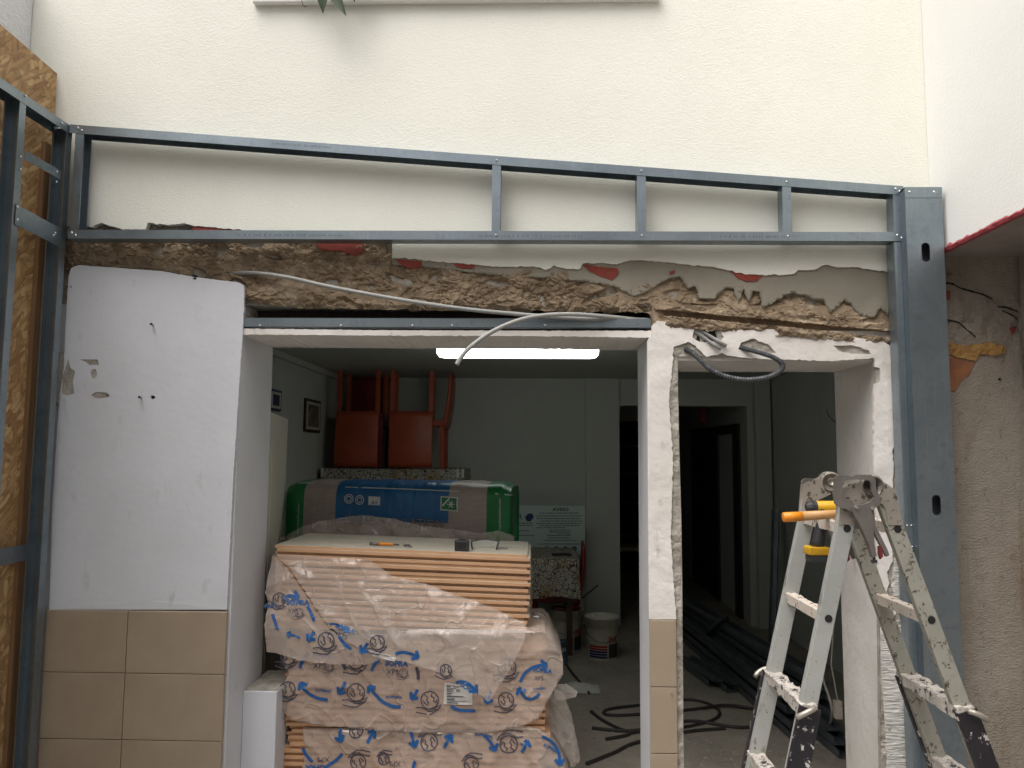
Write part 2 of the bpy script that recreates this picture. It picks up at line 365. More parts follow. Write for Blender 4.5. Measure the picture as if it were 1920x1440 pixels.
class MB:
    """collects boxes, tubes and other shapes into one mesh"""
    def __init__(s): s.v = []; s.f = []
    def add(s, v, f):
        k = len(s.v); s.v += [Vector(x) for x in v]; s.f += [tuple(i+k for i in q) for q in f]; return s
    def box(s, a, b, M=None):
        x0, y0, z0 = [min(p, q) for p, q in zip(a, b)]; x1, y1, z1 = [max(p, q) for p, q in zip(a, b)]
        v = [(x, y, z) for z in (z0, z1) for y in (y0, y1) for x in (x0, x1)]
        if M is not None: v = [M @ Vector(p) for p in v]
        return s.add(v, [(0, 2, 3, 1), (4, 5, 7, 6), (0, 1, 5, 4), (2, 6, 7, 3), (0, 4, 6, 2), (1, 3, 7, 5)])
    def bbox(s, a, b, r=0.004, M=None):
        """bevelled box"""
        x0, y0, z0 = [min(p, q) for p, q in zip(a, b)]; x1, y1, z1 = [max(p, q) for p, q in zip(a, b)]
        bm = bmesh.new(); bmesh.ops.create_cube(bm, size=1.0)
        for q in bm.verts: q.co = Vector(((x0+x1)/2+q.co.x*(x1-x0), (y0+y1)/2+q.co.y*(y1-y0), (z0+z1)/2+q.co.z*(z1-z0)))
        bmesh.ops.bevel(bm, geom=list(bm.edges), offset=r, segments=2, affect='EDGES', profile=0.6)
        bm.verts.index_update()
        v = [q.co.copy() for q in bm.verts]; f = [tuple(x.index for x in p.verts) for p in bm.faces]; bm.free()
        if M is not None: v = [M @ p for p in v]
        return s.add(v, f)
    def tube(s, pts, r, n=10, cap=True, hollow=0.0):
        pts = [Vector(p) for p in pts]; rr = r if callable(r) else (lambda t: r)
        L = len(pts); rings = []; prev = None
        for i, p in enumerate(pts):
            t = (pts[min(i+1, L-1)]-pts[max(i-1, 0)]).normalized()
            if prev is None:
                a = Vector((0, 0, 1)) if abs(t.z) < 0.9 else Vector((1, 0, 0))
                x = t.cross(a).normalized()
            else: x = (prev-t*prev.dot(t)).normalized()
            prev = x; y = t.cross(x); q = rr(i/(L-1))
            rings.append([p+x*math.cos(2*math.pi*k/n)*q+y*math.sin(2*math.pi*k/n)*q for k in range(n)])
        v = [p for g in rings for p in g]; f = []
        for i in range(L-1):
            for k in range(n):
                a, b2 = i*n+k, i*n+(k+1) % n; f.append((a, b2, b2+n, a+n))
        if hollow:      # an open pipe end: inner wall a little way in
            for end, st in ((0, 1), (L-1, -1)):
                t = (pts[end+st]-pts[end]).normalized(); base = len(v)
                for k in range(n): v.append(pts[end]+(rings[end][k]-pts[end])*hollow)
                for k in range(n): v.append(pts[end]+(rings[end][k]-pts[end])*hollow+t*0.02)
                for k in range(n):
                    a, b2 = k, (k+1) % n
                    f.append((end*n+a, end*n+b2, base+b2, base+a)); f.append((base+a, base+b2, base+n+b2, base+n+a))
                f.append(tuple(base+n+k for k in range(n)))
        elif cap:
            f.append(tuple(reversed(range(n)))); f.append(tuple(range((L-1)*n, L*n)))
        return s.add(v, f)
    def lathe(s, prof, c, n=24, axis='Z'):
        v = []; f = []
        for (r, h) in prof:
            for k in range(n):
                a = 2*math.pi*k/n
                p = (r*math.cos(a), r*math.sin(a), h)
                if axis == 'Y': p = (p[0], h, p[1])
                if axis == 'X': p = (h, p[0], p[1])
                v.append(Vector(p)+Vector(c))
        L = len(prof)
        for i in range(L-1):
            for k in range(n):
                a, b2 = i*n+k, i*n+(k+1) % n; f.append((a, b2, b2+n, a+n))
        f.append(tuple(range(n))); f.append(tuple(range((L-1)*n, L*n)))
        return s.add(v, f)
    def prism(s, poly, y0, y1):
        """outline given in (x, z), extruded along y"""
        bm = bmesh.new()
        n = len(poly)
        v = [(x, y0, z) for x, z in poly]+[(x, y1, z) for x, z in poly]
        tri = delaunay_2d_cdt([Vector(p) for p in poly], [(i, (i+1) % n) for i in range(n)], [], 1, 1e-6)
        bm.free()
        f = []
        for t in tri[2]:
            a = [tri[3][i][0] for i in t]
            f.append(tuple(a)); f.append(tuple(i+n for i in reversed(a)))
        for i in range(n): f.append((i, (i+1) % n, (i+1) % n+n, i+n))
        return s.add(v, f)
    def ribbon(s, pts, wd):
        """flat stroke in the pixel plane: pts and wd in pixels, mapped later"""
        pts = [Vector(p) for p in pts]; L = len(pts); v = []
        for i, p in enumerate(pts):
            t = (pts[min(i+1, L-1)]-pts[max(i-1, 0)]).normalized(); nn = Vector((-t.y, t.x))
            ww = wd(i/(L-1)) if callable(wd) else wd
            v += [(*(p+nn*ww/2), 0), (*(p-nn*ww/2), 0)]
        return s.add(v, [(2*i, 2*i+1, 2*i+3, 2*i+2) for i in range(L-1)])
    def build(s, name, mat, parent=None, smooth=False, **k): return obj(name, s.v, s.f, mat, parent, smooth, **k)
def boxo(name, a, b, mat, parent=None, bev=0.0, M=None, **k):
    mb = MB()
    if bev: mb.bbox(a, b, bev, M)
    else: mb.box(a, b, M)
    return mb.build(name, mat, parent, **k)
def struct(o): return tag(o, kind='structure')
def spline(pts, n=8):
    """Catmull-Rom through the points"""
    P = [Vector(p) for p in pts]; out = []
    for i in range(len(P)-1):
        p0, p1, p2, p3 = P[max(i-1, 0)], P[i], P[i+1], P[min(i+2, len(P)-1)]
        for k in range(n):
            t = k/n
            out.append(0.5*((2*p1)+(p2-p0)*t+(2*p0-5*p1+4*p2-p3)*t*t+(3*p1-p0-3*p2+p3)*t**3))
    out.append(P[-1]); return out
def rag(pts, amp, step=5.0, seed=0.0):
    """an open polyline made ragged"""
    out = []; s = 0.0
    for (a, b2) in zip(pts[:-1], pts[1:]):
        a = Vector(a); b2 = Vector(b2); L = (b2-a).length; n = max(1, int(L/step))
        t = (b2-a)/max(L, 1e-6); nn = Vector((-t.y, t.x))
        for k in range(n):
            q = s+L*k/n
            o = noise.noise(Vector((q*0.11, seed, 0)))*amp+noise.noise(Vector((q*0.33, seed+9, 0)))*amp*0.6
            out.append(a+(b2-a)*k/n+nn*o)
        s += L
    out.append(Vector(pts[-1])); return [(p.x, p.y) for p in out]
def inside(poly, xy):
    P = np.array(poly, float); x, y = xy[:, 0], xy[:, 1]; r = np.zeros(len(xy), bool)
    j = len(P)-1
    for i in range(len(P)):
        c = ((P[i, 1] > y) != (P[j, 1] > y))
        with np.errstate(divide='ignore', invalid='ignore'):
            xx = (P[j, 0]-P[i, 0])*(y-P[i, 1])/(P[j, 1]-P[i, 1])+P[i, 0]
        r ^= c & (x < xx); j = i
    return r
def cdt(poly, sp, holes=(), jit=0.2, seed=1):
    rng = np.random.default_rng(seed)
    P = np.array(poly, float); lo, hi = P.min(0), P.max(0)
    gx = np.arange(lo[0]+sp/2, hi[0], sp); gy = np.arange(lo[1]+sp/2, hi[1], sp)
    g = np.array([(x, y) for x in gx for y in gy]).reshape(-1, 2)
    if len(g):
        g = g+rng.uniform(-jit, jit, g.shape)*sp
        k = inside(poly, g)
        for h in holes: k &= ~inside(h, g)
        g = g[k]
    vs = [Vector(p) for p in poly]; ed = [(i, (i+1) % len(poly)) for i in range(len(poly))]
    for h in holes:
        k = len(vs); vs += [Vector(p) for p in h]; ed += [(k+i, k+(i+1) % len(h)) for i in range(len(h))]
    vs += [Vector(p) for p in g]
    r = delaunay_2d_cdt(vs, ed, [], 0, 1e-5)
    V = np.array([tuple(p) for p in r[0]]); T = np.array([tuple(t) for t in r[2] if len(t) == 3])
    c = V[T].mean(1); k = inside(poly, c)
    for h in holes: k &= ~inside(h, c)
    return V, T[k]
def patch(name, poly, mapf, mat, parent, sp=30.0, thick=0.0, back=None, holes=(), smooth=False, seed=1):
    """a sheet cut to an outline (pixel units), mapped into the place, with real edges of its own thickness"""
    V, T = cdt(poly, sp, holes, seed=seed)
    pts = [mapf(float(a), float(b2)) for a, b2 in V]
    f = []
    for t in T:
        a, b2, c = [pts[i] for i in t]
        nn = (b2-a).cross(c-a)
        f.append(tuple(t) if nn.dot(CAM-a) > 0 else tuple(reversed(t)))
    if thick:
        cnt = {}
        for t in f:
            for i in range(3):
                e = (t[i], t[(i+1) % 3]); cnt[e] = cnt.get(e, 0)+1
        bd = [e for e in cnt if (e[1], e[0]) not in cnt]
        mp = {}
        for e in bd:
            for i in e:
                if i not in mp: mp[i] = len(pts); pts.append(pts[i]+Vector(back or (0, 1, 0))*thick)
        for a, b2 in bd: f.append((b2, a, mp[a], mp[b2]))
    return obj(name, pts, f, mat, parent, smooth)
def copy_tree(o, parent=None):
    c = o.copy(); link(c)
    if parent is not None: c.parent = parent
    for ch in list(o.children): copy_tree(ch, c)
    return c
_txt = {}
def text2d(s, bold=0.0):
    """letter shapes as 2-D triangles, height of a capital about 1"""
    if (s, bold) in _txt: return _txt[(s, bold)]
    cu = bpy.data.curves.new('t', 'FONT'); cu.body = s; cu.size = 1.4; cu.offset = bold; cu.resolution_u = 3
    o = bpy.data.objects.new('t', cu); link(o)
    me = o.to_mesh(); v = [(p.co.x, p.co.y) for p in me.vertices]; f = [tuple(p.vertices) for p in me.polygons]
    o.to_mesh_clear(); bpy.data.objects.remove(o); bpy.data.curves.remove(cu)
    _txt[(s, bold)] = (v, f); return v, f
# =================================================================== setting
YF = 3.45                                   # face of the facade masonry
struct(boxo('ground', (-80, -80, -0.30), (80, 80, -0.010), 'concrete_ground'))
struct(boxo('floor', (-2.20, 3.35, -0.009), (2.70, 13.2, 0.0), 'terrazzo'))
XL, XR, YB, ZC = -2.07, 2.53, 8.27, 2.59
JL, JM, JM2, JR = W(455, 640, YF).x, W(1215, 640, YF).x, W(1270, 690, YF).x, W(1640, 690, YF).x
ZT = 6.4
# rooms
struct(boxo('ceiling', (-2.25, 3.86, ZC), (2.75, 13.2, ZC+0.2), 'room_plaster'))
lw = struct(boxo('wall_left', (-2.25, 3.862, 0), (XL, YB, ZC-0.002), 'room_plaster'))
rw = struct(boxo('wall_right', (XR, 3.912, 0), (2.75, YB, ZC-0.002), 'room_plaster'))
a0 = W(1160, 760, YB); a1 = W(1400, 760, YB)
bw = thing('wall_back', None, None, (0, YB+0.1, 0)); struct(bw)
mb = MB()
# back wall with a wide opening, its upper left corner rounded
zo = a0.z; arc = [(a0.x+0.05-0.05*math.cos(t), zo-0.05+0.05*math.sin(t)) for t in [k*math.pi/16 for k in range(9)]]
mb.prism([(-2.25, 0), (a0.x, 0)]+arc+[(a1.x, zo), (a1.x, 0), (2.75, 0), (2.75, ZC-0.002), (-2.25, ZC-0.002)], YB, YB+0.16)
mb.build('plaster', 'room_plaster', bw)
boxo('pilaster', (W(1098, 800, YB).x, YB-0.06, 0), (a0.x-0.001, YB-0.001, ZC-0.003), 'room_plaster', bw)
boxo('pilaster', (W(1412, 800, YB).x, YB-0.10, 0), (W(1440, 800, YB).x, YB-0.001, ZC-0.003), 'room_plaster', bw)
for (p, q) in (((XL, YB-0.03, ZC-0.055), (2.53, YB-0.0605+0.03, ZC-0.004)),):
    boxo('cornice', p, q, 'room_plaster', bw)
boxo('cornice', (XL+0.0005, 3.87, ZC-0.055), (XL+0.04, YB-0.031, ZC-0.004), 'room_plaster', lw)
# corridor beyond the opening
cw = thing('wall_corridor', None, None, (2.4, 10.5, 0)); struct(cw)
XC = a1.x+0.02
boxo('plaster', (XC, YB+0.161, 0), (2.75, 13.0, ZC-0.002), 'room_plaster', cw)
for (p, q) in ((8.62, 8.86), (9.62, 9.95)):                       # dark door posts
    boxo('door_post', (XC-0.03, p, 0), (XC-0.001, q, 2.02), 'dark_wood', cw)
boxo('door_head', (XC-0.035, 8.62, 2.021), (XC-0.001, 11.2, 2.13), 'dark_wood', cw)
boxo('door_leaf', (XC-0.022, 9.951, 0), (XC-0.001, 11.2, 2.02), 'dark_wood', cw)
struct(boxo('wall_corridor_left', (-2.25, YB+0.161, 0), (a0.x-0.10, 13.0, ZC-0.002), 'room_plaster'))
ew = thing('wall_end', None, None, (1.5, 12.8, 0)); struct(ew)
boxo('plaster', (a0.x-0.10, 12.8, 0), (XC, 13.0, ZC-0.002), 'room_plaster', ew)
z9 = W(1175, 790, 12.8).z
boxo('doorway_shade', (a0.x+0.0, 12.77, 0), (a0.x+1.0, 12.799, z9), 'black_hole', ew)  # black slab painted as the unlit dark of a doorway
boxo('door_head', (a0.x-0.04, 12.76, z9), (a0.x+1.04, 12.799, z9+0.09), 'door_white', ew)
# ------------------------------------------------------------------- facade
fa = thing('facade_wall', 'cream and white house front with stripped concrete beam and two open doorways', 'wall', (0, YF+0.2, 0))
zb = 2.452                                   # underside of the beam over the wide opening
mb = MB(); mb.box((-2.60, YF+0.012, zb), (3.6, 3.86, ZT)); mb.build('masonry', 'mortar', fa)
boxo('pier', (-2.60, 3.437, 0), (JL, 3.86, zb-0.002), 'white_plaster', fa)
ZQ = W(1450, 620, 3.44).z
boxo('pier', (JM, 3.437, 0), (JM2, 3.80, ZQ), 'white_plaster', fa)
boxo('pier', (JR, 3.437, 0), (3.6, 3.91, ZQ), 'raw_plaster', fa)
zs = W(1450, 676, 3.43).z
boxo('door_lintel', (JM2+0.0005, 3.438, zs), (JR-0.0005, 3.905, ZQ), 'raw_plaster', fa)
boxo('rubble_course', (JM+0.02, 3.445, ZQ+0.0005), (3.6, 3.86, zb-0.001), 'rough_concrete', fa)
# the low plastered block left at the foot of the wide opening
c0 = W(485, 1296, 3.62); c1 = W(519, 1296, 3.62)
sb_ = boxo('sill_block', (JL+0.0005, 3.62, 0), (c1.x, 3.95, c0.z), 'white_plaster', fa, bev=0.004)
boxo('broken_top', (JL+0.004, 3.626, c0.z-0.001), (c1.x-0.004, 3.945, c0.z+0.004), 'mortar', sb_)
def plane(Y, amp=0.0, sc=8.0, seed=0.0):
    def f(px, py):
        p = W(px, py, Y)
        if amp: p.y += amp*(noise.fractal(Vector((p.x*sc, p.z*sc, seed)), 1.0, 2.0, 4))
        return p
    return f
# cream stucco with its broken lower edge
low = [(1760, 519), (1700, 514), (1676, 510), (1638, 506), (1601, 500), (1566, 501), (1550, 495), (1525, 506), (1499, 506), (1483, 515), (1430, 515), (1397, 514),
       (1368, 507), (1339, 500), (1299, 497), (1248, 491), (1197, 487), (1175, 489), (1157, 495), (1131, 493), (1093, 493), (1088, 504),
       (1062, 504), (1040, 498), (1025, 505), (1000, 499), (933, 500), (895, 496), (819, 490), (793, 487), (752, 483), (735, 484),
       (736, 464), (735, 452), (600, 448), (520, 440), (477, 433), (417, 428), (363, 423), (340, 418), (317, 422), (277, 417), (273, 430),
       (233, 430), (203, 423), (190, 417), (173, 425), (155, 422), (20, 420)]
XCOR = W(1735, 200, 3.43).x
top = [(20, -1700), (1760, -1700)]
cream = patch('cream_render', rag(low, 2.2, 4)+top, plane(3.428), 'cream_stucco', fa, sp=120, thick=0.030)
# grey undercoat, torn below
gl = [(1760, 600), (1690, 585), (1673, 577), (1668, 592), (1650, 578), (1640, 596), (1612, 592), (1600, 575), (1585, 562), (1557, 586), (1545, 562), (1525, 561), (1510, 553), (1480, 549),
      (1460, 562), (1431, 578), (1425, 547), (1412, 546), (1405, 566), (1393, 541), (1385, 570), (1376, 541), (1360, 539), (1341, 561),
      (1312, 560), (1305, 536), (1290, 541), (1275, 517), (1250, 524), (1215, 546), (1190, 556), (1150, 536), (1100, 528), (1050, 522),
      (960, 518), (880, 510), (800, 500), (735, 496)]
patch('grey_render', rag(gl, 3.0, 4, 3.0)+[(735, 470), (1760, 470)], plane(3.437, 0.003, 14), 'grey_render', fa, sp=7, thick=0.020, smooth=True)
for i, pl in enumerate(([(1090, 495), (1130, 501), (1158, 503), (1161, 512), (1148, 525), (1128, 519), (1106, 508)],
           [(1256, 509), (1267, 506), (1265, 512), (1256, 514)],
           [(1370, 508), (1400, 513), (1430, 516), (1420, 527), (1398, 527), (1383, 521)],
           [(741, 486), (792, 490), (790, 500), (768, 503), (748, 494)], [(850, 494), (892, 497), (885, 504), (858, 502)],
           [(590, 455), (686, 455), (676, 478), (660, 478), (640, 470), (600, 468)],
           [(362, 421), (478, 432), (490, 446), (360, 446)])):
    patch('red_brick', rag(pl+[pl[0]], 1.6, 4, i*2.0)[:-1], plane(3.4325 if i not in (5,) else 3.4335), 'brick_red', fa, sp=6, thick=0.022)
# stripped concrete beam: a chunky, broken face
def edge(tab, x):
    return float(np.interp(x, [t[0] for t in tab], [t[1] for t in tab]))
EB = [(110, 512), (140, 505), (300, 514), (370, 526), (450, 536), (462, 562), (500, 571), (560, 577), (700, 580), (1000, 583), (1218, 586), (1226, 616), (1300, 620), (1480, 634), (1620, 645), (1760, 652)]
ET = [(110, 448), (735, 448), (760, 492), (900, 503), (1100, 512), (1250, 512), (1500, 515), (1760, 520)]
nx, ny = 820, 70
vv = []; ff = []
LEDGE = [(1225, 568), (1330, 578), (1480, 592), (1620, 606), (1760, 618)]
for i in range(nx):
    px = 112+(1752-112)*i/(nx-1); b0 = edge(EB, px); t0 = edge(ET, px)
    b0 += 3.5*noise.noise(Vector((px*0.06, 3, 0)))+2*noise.noise(Vector((px*0.2, 7, 0)))
    for j in range(ny):
        py = t0+(b0-t0)*j/(ny-1)
        p = W(px, py, YF)
        q = Vector((p.x*26, p.z*30, 0.3)); q += Vector((noise.noise(q*0.5), noise.noise(q*0.5+Vector((5, 5, 5))), 0))*0.5
        dd, _ = noise.voronoi(q); g = min(1.0, (dd[1]-dd[0])*2.8)
        big = noise.fractal(Vector((p.x*7, p.z*11, 2)), 0.9, 2.0, 4)
        tt = big*2.6; fr_ = tt-math.floor(tt); ter = (math.floor(tt)+min(1.0, max(0.0, (fr_-0.5)*5+0.5)))/2.6   # broken terraces
        sm_ = min(1, max(0.15, 0.55+1.6*noise.noise(Vector((p.x*4.2, p.z*7, 21)))))
        h = sm_*(0.007*g+0.004*noise.fractal(q*2.1, 0.7, 2.0, 4))+0.018*ter+0.001*noise.noise(q*6)
        cav = noise.noise(Vector((p.x*10, p.z*17, 11)))
        if cav > 0.26: h -= 0.024*min(1, (cav-0.26)*5)
        if px > 1215:
            k = min(1, (px-1215)/40); e = py-edge(LEDGE, px)
            st = 0.0
            if e < -30: st = -0.026
            elif e < -2: st = -0.026+0.016*(e+30)/28
            elif e < 14: st = 0.016
            elif e < 24: st = -0.028
            else: st = 0.020
            h = h*(0.7)+k*(st+0.016)
        fl = max(0.0, (py-b0+8)/8)              # broken lip runs back a little
        h -= 0.010*fl
        vv.append(Vector((p.x, YF-0.004-h, p.z)))
for i in range(nx-1):
    for j in range(ny-1):
        a = i*ny+j; ff.append((a, a+1, a+ny+1, a+ny))
ec = obj('exposed_concrete', vv, ff, 'rough_concrete', fa)
# recess above the wide opening, old steel angle and the dark shutter box behind it
pa, pb = W(458, 612, 3.44), W(1222, 603, 3.44)
zs0 = 2.335
boxo('steel_angle', (JL-0.01, 3.427, zs0+0.012), (JM+0.01, 3.432, zs0+0.052), 'galvanised', fa)
boxo('steel_angle', (JL-0.01, 3.4325, zs0+0.012), (JM+0.01, 3.475, zs0+0.017), 'galvanised', fa)
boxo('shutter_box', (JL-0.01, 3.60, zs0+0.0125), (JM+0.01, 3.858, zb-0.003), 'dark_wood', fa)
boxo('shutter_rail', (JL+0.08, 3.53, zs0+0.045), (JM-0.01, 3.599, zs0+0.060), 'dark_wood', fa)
boxo('recess_end', (JL-0.009, 3.476, zs0+0.0175), (JL+0.012, 3.598, zb-0.004), 'mortar', fa)
for px in (489, 640, 774, 848, 1022):
    c = W(px, 611, 3.425); MB().tube([c, c+Vector((0, -0.012, 0.002))], 0.004, 8).build('angle_bolt', 'screw_steel', fa)
zl = W(840, 628, 3.43).z
sof = [(W(458, 620, 3.43)), (W(1218, 620, 3.43))]
lp = rag([(1222, 633), (1000, 630), (700, 629), (452, 627)], 1.6, 6, 5.0)
lt = rag([(452, 616), (700, 619), (1000, 620), (1222, 620)], 1.2, 6, 8.0)
patch('lintel_plaster', lp+lt, plane(3.429), 'raw_plaster', fa, sp=12, thick=0.43)
# crumbs of plaster lying on the angle
for k in range(16):
    c = W(1058+random.random()*84, 606, 3.445); r = 0.006+0.008*random.random()
    bm = bmesh.new(); bmesh.ops.create_icosphere(bm, subdivisions=1, radius=r)
    for q in bm.verts: q.co = Vector((q.co.x*1.6, q.co.y, q.co.z*0.8))+Vector((random.uniform(-r, r)*0.5, random.uniform(-r, r)*0.4, random.uniform(-r, r)*0.4))+Vector((c.x, 3.45, zs0+0.052+r*0.3))
    obj('plaster_crumb', [q.co.copy() for q in bm.verts], [tuple(x.index for x in p.verts) for p in bm.faces], 'raw_plaster', fa); bm.free()
# left plaster panel, peeled near its edge
lft = rag([(92, 1143), (98, 950), (107, 800), (112, 740), (120, 690), (122, 620), (128, 520), (133, 503)], 1.6, 5, 1.0)
tp = rag([(133, 503), (146, 497), (300, 508), (370, 520), (445, 529), (456, 534)], 1.0, 5, 2.0)
rg = rag([(458, 540), (457, 580), (454, 640), (446, 760), (437, 900), (425, 1143)], 1.3, 5, 4.0)
def ell(cx, cy, rx, ry, n=14, sd=0.0, am=0.25):
    return [(cx+rx*math.cos(t)*(1+am*noise.noise(Vector((math.cos(t)*1.5, math.sin(t)*1.5, sd)))), cy+ry*math.sin(t)*(1+am*noise.noise(Vector((math.cos(t), math.sin(t), sd+4))))) for t in [2*math.pi*k/n for k in range(n)]]
holes = [ell(176, 701, 6, 9, sd=1), ell(188, 741, 17, 6, sd=2), [(150, 674), (183, 674), (186, 684), (168, 685), (160, 679)],
         [(128, 672), (132, 690), (141, 696), (137, 715), (139, 738), (126, 742), (116, 738), (117, 705)]]
dots = [ell(286, 745, 5, 4, 10, 5, 0.5), ell(365, 522, 4, 2.5, 8, 6, 0.3), ell(133, 538, 2, 2, 8, 7)]
patch('plaster_panel', lft+tp+rg, plane(3.417, 0.0015, 2.5), 'white_plaster', fa, sp=22, thick=0.015, holes=holes+dots, smooth=False)
patch('undercoat', [(100, 660), (200, 660), (200, 755), (100, 755)], plane(3.4195), 'mortar', fa, sp=40, thick=0.004)
for h in dots:
    cx = sum(p[0] for p in h)/len(h); cy = sum(p[1] for p in h)/len(h)
    patch('plug_shade', ell(cx, cy, 8, 7), plane(3.4300), 'black_hole', fa, sp=20)  # black disc painted as the shade inside each hole
for (px, py) in ((287, 611), (265, 747)):
    c = W(px, py, 3.416); MB().tube([c+Vector((0, 0.01, 0)), c+Vector((0.002, -0.022, 0.004))], 0.003, 8).tube([c+Vector((0.002, -0.020, 0.004)), c+Vector((0.002, -0.024, 0.0045))], 0.006, 8).build('nail', 'wire', fa)
# wall tiles below the panel
def tile_row(cols, rows, Y, wob=0.0):
    for (x0, x1) in cols:
        for (z1, z0) in rows:
            if z1-z0 < 0.02: continue
            w2 = random.uniform(-0.0006, 0.0006)
            boxo('tile', (x0+0.0016, Y+w2, z0+0.0016), (x1-0.0016, Y+0.009, z1-0.0016), 'tile', fa, bev=0.0018)
xa, xb, xc = W(87, 1145, 3.412).x, W(238, 1200, 3.412).x, W(426, 1145, 3.412).x
zr = [W(240, y, 3.412).z for y in (1145, 1262, 1387)]; th = zr[1]-zr[2]
rows = [(zr[0], zr[1]), (zr[1], zr[2]), (zr[2], zr[2]-th), (zr[2]-th, 0.002)]
tile_row([(xa, xb), (xb, xc)], rows, 3.410)
boxo('grout', (xa-0.006, 3.4185, 0), (xc-0.002, 3.4315, zr[0]-0.0005), 'grout', fa)
# pillar between the doorways and the head of the narrow one: broken white plaster
hole1 = rag([(1303, 612), (1330, 611), (1347, 616), (1357, 632), (1350, 642), (1335, 640), (1312, 642), (1298, 632), (1303, 612)], 1.5, 4, 2)[:-1]
hole2 = rag([(1384, 655), (1390, 642), (1411, 635), (1440, 645), (1455, 661), (1440, 664), (1412, 659), (1384, 655)], 1.2, 4, 6)[:-1]
hole3 = rag([(1562, 648), (1600, 647), (1628, 657), (1634, 664), (1600, 663), (1578, 660), (1562, 648)], 1.6, 4, 7)[:-1]
pil = [(1217, 1161), (1215, 900), (1214, 640), (1222, 624), (1222, 611)] + rag([(1222, 611), (1232, 602), (1302, 607), (1346, 611), (1480, 620), (1613, 634), (1657, 641), (1672, 650)], 1.4, 5, 3)
rgt = rag([(1672, 650), (1678, 683), (1675, 704), (1677, 752), (1681, 778), (1680, 823), (1673, 847), (1676, 871), (1674, 910), (1678, 931), (1672, 948), (1674, 1050), (1663, 1073), (1667, 1093), (1662, 1110), (1680, 1147), (1672, 1165)], 2.4, 4, 9)
inn = rag([(1651, 1165), (1645, 1010), (1639, 884), (1639, 784), (1640, 720), (1652, 716), (1650, 690), (1641, 688), (1639, 672)], 1.2, 5, 11)
lip = rag([(1639, 672), (1600, 674), (1560, 677), (1480, 674), (1430, 673), (1399, 671), (1367, 667), (1355, 663), (1324, 669), (1310, 655), (1304, 648), (1290, 641), (1263, 650), (1262, 675)], 2.0, 4, 13)
pr = rag([(1262, 675), (1255, 740), (1255, 770), (1258, 800), (1262, 860), (1259, 960), (1258, 1010), (1262, 1080), (1268, 1161)], 2.4, 4, 15)
patch('broken_plaster', pil+rgt+inn+lip+pr, plane(3.4165, 0.003, 6), 'raw_plaster', fa, sp=9, thick=0.018, holes=[hole1, hole2, hole3])
patch('rough_mortar', [(1224, 606), (1690, 640), (1720, 640), (1735, 1500), (1652, 1500), (1642, 684), (1640, 673), (1270, 668), (1278, 1000), (1283, 1500), (1240, 1500), (1224, 900)],
      plane(3.4255, 0.007, 22, 3), 'mortar', fa, sp=5, thick=0.02)
patch('tile_adhesive', rag([(1667, 1166), (1700, 1160), (1725, 1158)], 1, 5)+[(1740, 1500), (1666, 1500), (1660, 1360), (1653, 1260), (1651, 1177)], plane(3.4200, 0.003, 30, 5), 'adhesive', fa, sp=7, thick=0.012)
patch('tile_adhesive', rag([(1684, 660), (1683, 780), (1678, 850), (1680, 940), (1676, 1060), (1672, 1100), (1684, 1150)], 2, 5)+[(1722, 1150), (1702, 660)], plane(3.4205, 0.004, 40, 6), 'adhesive', fa, sp=5, thick=0.012)
# flat black sheet, painted shade of the hollow behind the broken corner
patch('hole_shade', hole1, plane(3.4262), 'black_hole', fa, sp=20)
# pillar tiles
xa, xb = W(1218, 1165, 3.412).x, W(1268, 1165, 3.412).x
zr = [W(1243, y, 3.412).z for y in (1162, 1288, 1413)]; th = zr[1]-zr[2]
tile_row([(xa, xb)], [(zr[0], zr[1]), (zr[1], zr[2]), (zr[2], zr[2]-th), (zr[2]-th, 0.002)], 3.410)
boxo('grout', (xa, 3.4185, 0), (xb-0.001, 3.4315, zr[0]-0.0005), 'grout', fa)
c = W(1259, 1299, 3.41); MB().tube([c, c+Vector((0, -0.012, 0.001))], 0.003, 8).build('nail', 'hinge_cast', fa)
# window sill high up
q0, q1 = W(472, 3, 3.39), W(1240, 9, 3.39)
boxo('window_sill', (q0.x, 3.392, q0.z), (q1.x, 3.427, q0.z+0.05), 'white_stucco', fa, bev=0.006)
# stained stretch of the facade to the right of the post
x2 = W(1908, 600, 3.43).x; ZO = W(1735, 482, 3.43).z
def stained(px, py):
    p = W(px, py, 3.418)
    k = math.exp(-((py-600)/60.0)**2)
    p.y -= k*(0.012*noise.fractal(Vector((p.x*14, p.z*18, 4)), 1.0, 2.0, 4)-0.004)
    return p
patch('stained_render', [(1700, 470), (1912, 470), (1945, 1560), (1700, 1560)], stained, 'stained_render', fa, sp=6, thick=0.012)
patch('ochre_mortar', rag([(1775, 640), (1800, 648), (1830, 646), (1850, 642), (1886, 650), (1880, 664), (1862, 668), (1838, 664), (1826, 676), (1800, 672), (1775, 664), (1775, 640)], 3, 4, 2)[:-1], lambda a, b2: stained(a, b2)+Vector((0, -0.006-0.008*abs(noise.noise(Vector((a*0.1, b2*0.1, 0)))), 0)), 'ochre_mortar', fa, sp=4, thick=0.02)
patch('rust_stain', rag([(1776, 668), (1800, 674), (1826, 680), (1818, 700), (1800, 716), (1788, 735), (1776, 730), (1776, 668)], 4, 4, 5)[:-1], lambda a, b2: stained(a, b2)+Vector((0, -0.004, 0)), 'rust_mortar', fa, sp=4, thick=0.01)
patch('red_brick', rag([(1774, 545), (1782, 545), (1780, 562), (1774, 562), (1774, 545)], 1, 4, 2)[:-1], lambda a, b2: stained(a, b2)+Vector((0, -0.004, 0)), 'brick_red', fa, sp=5, thick=0.01)
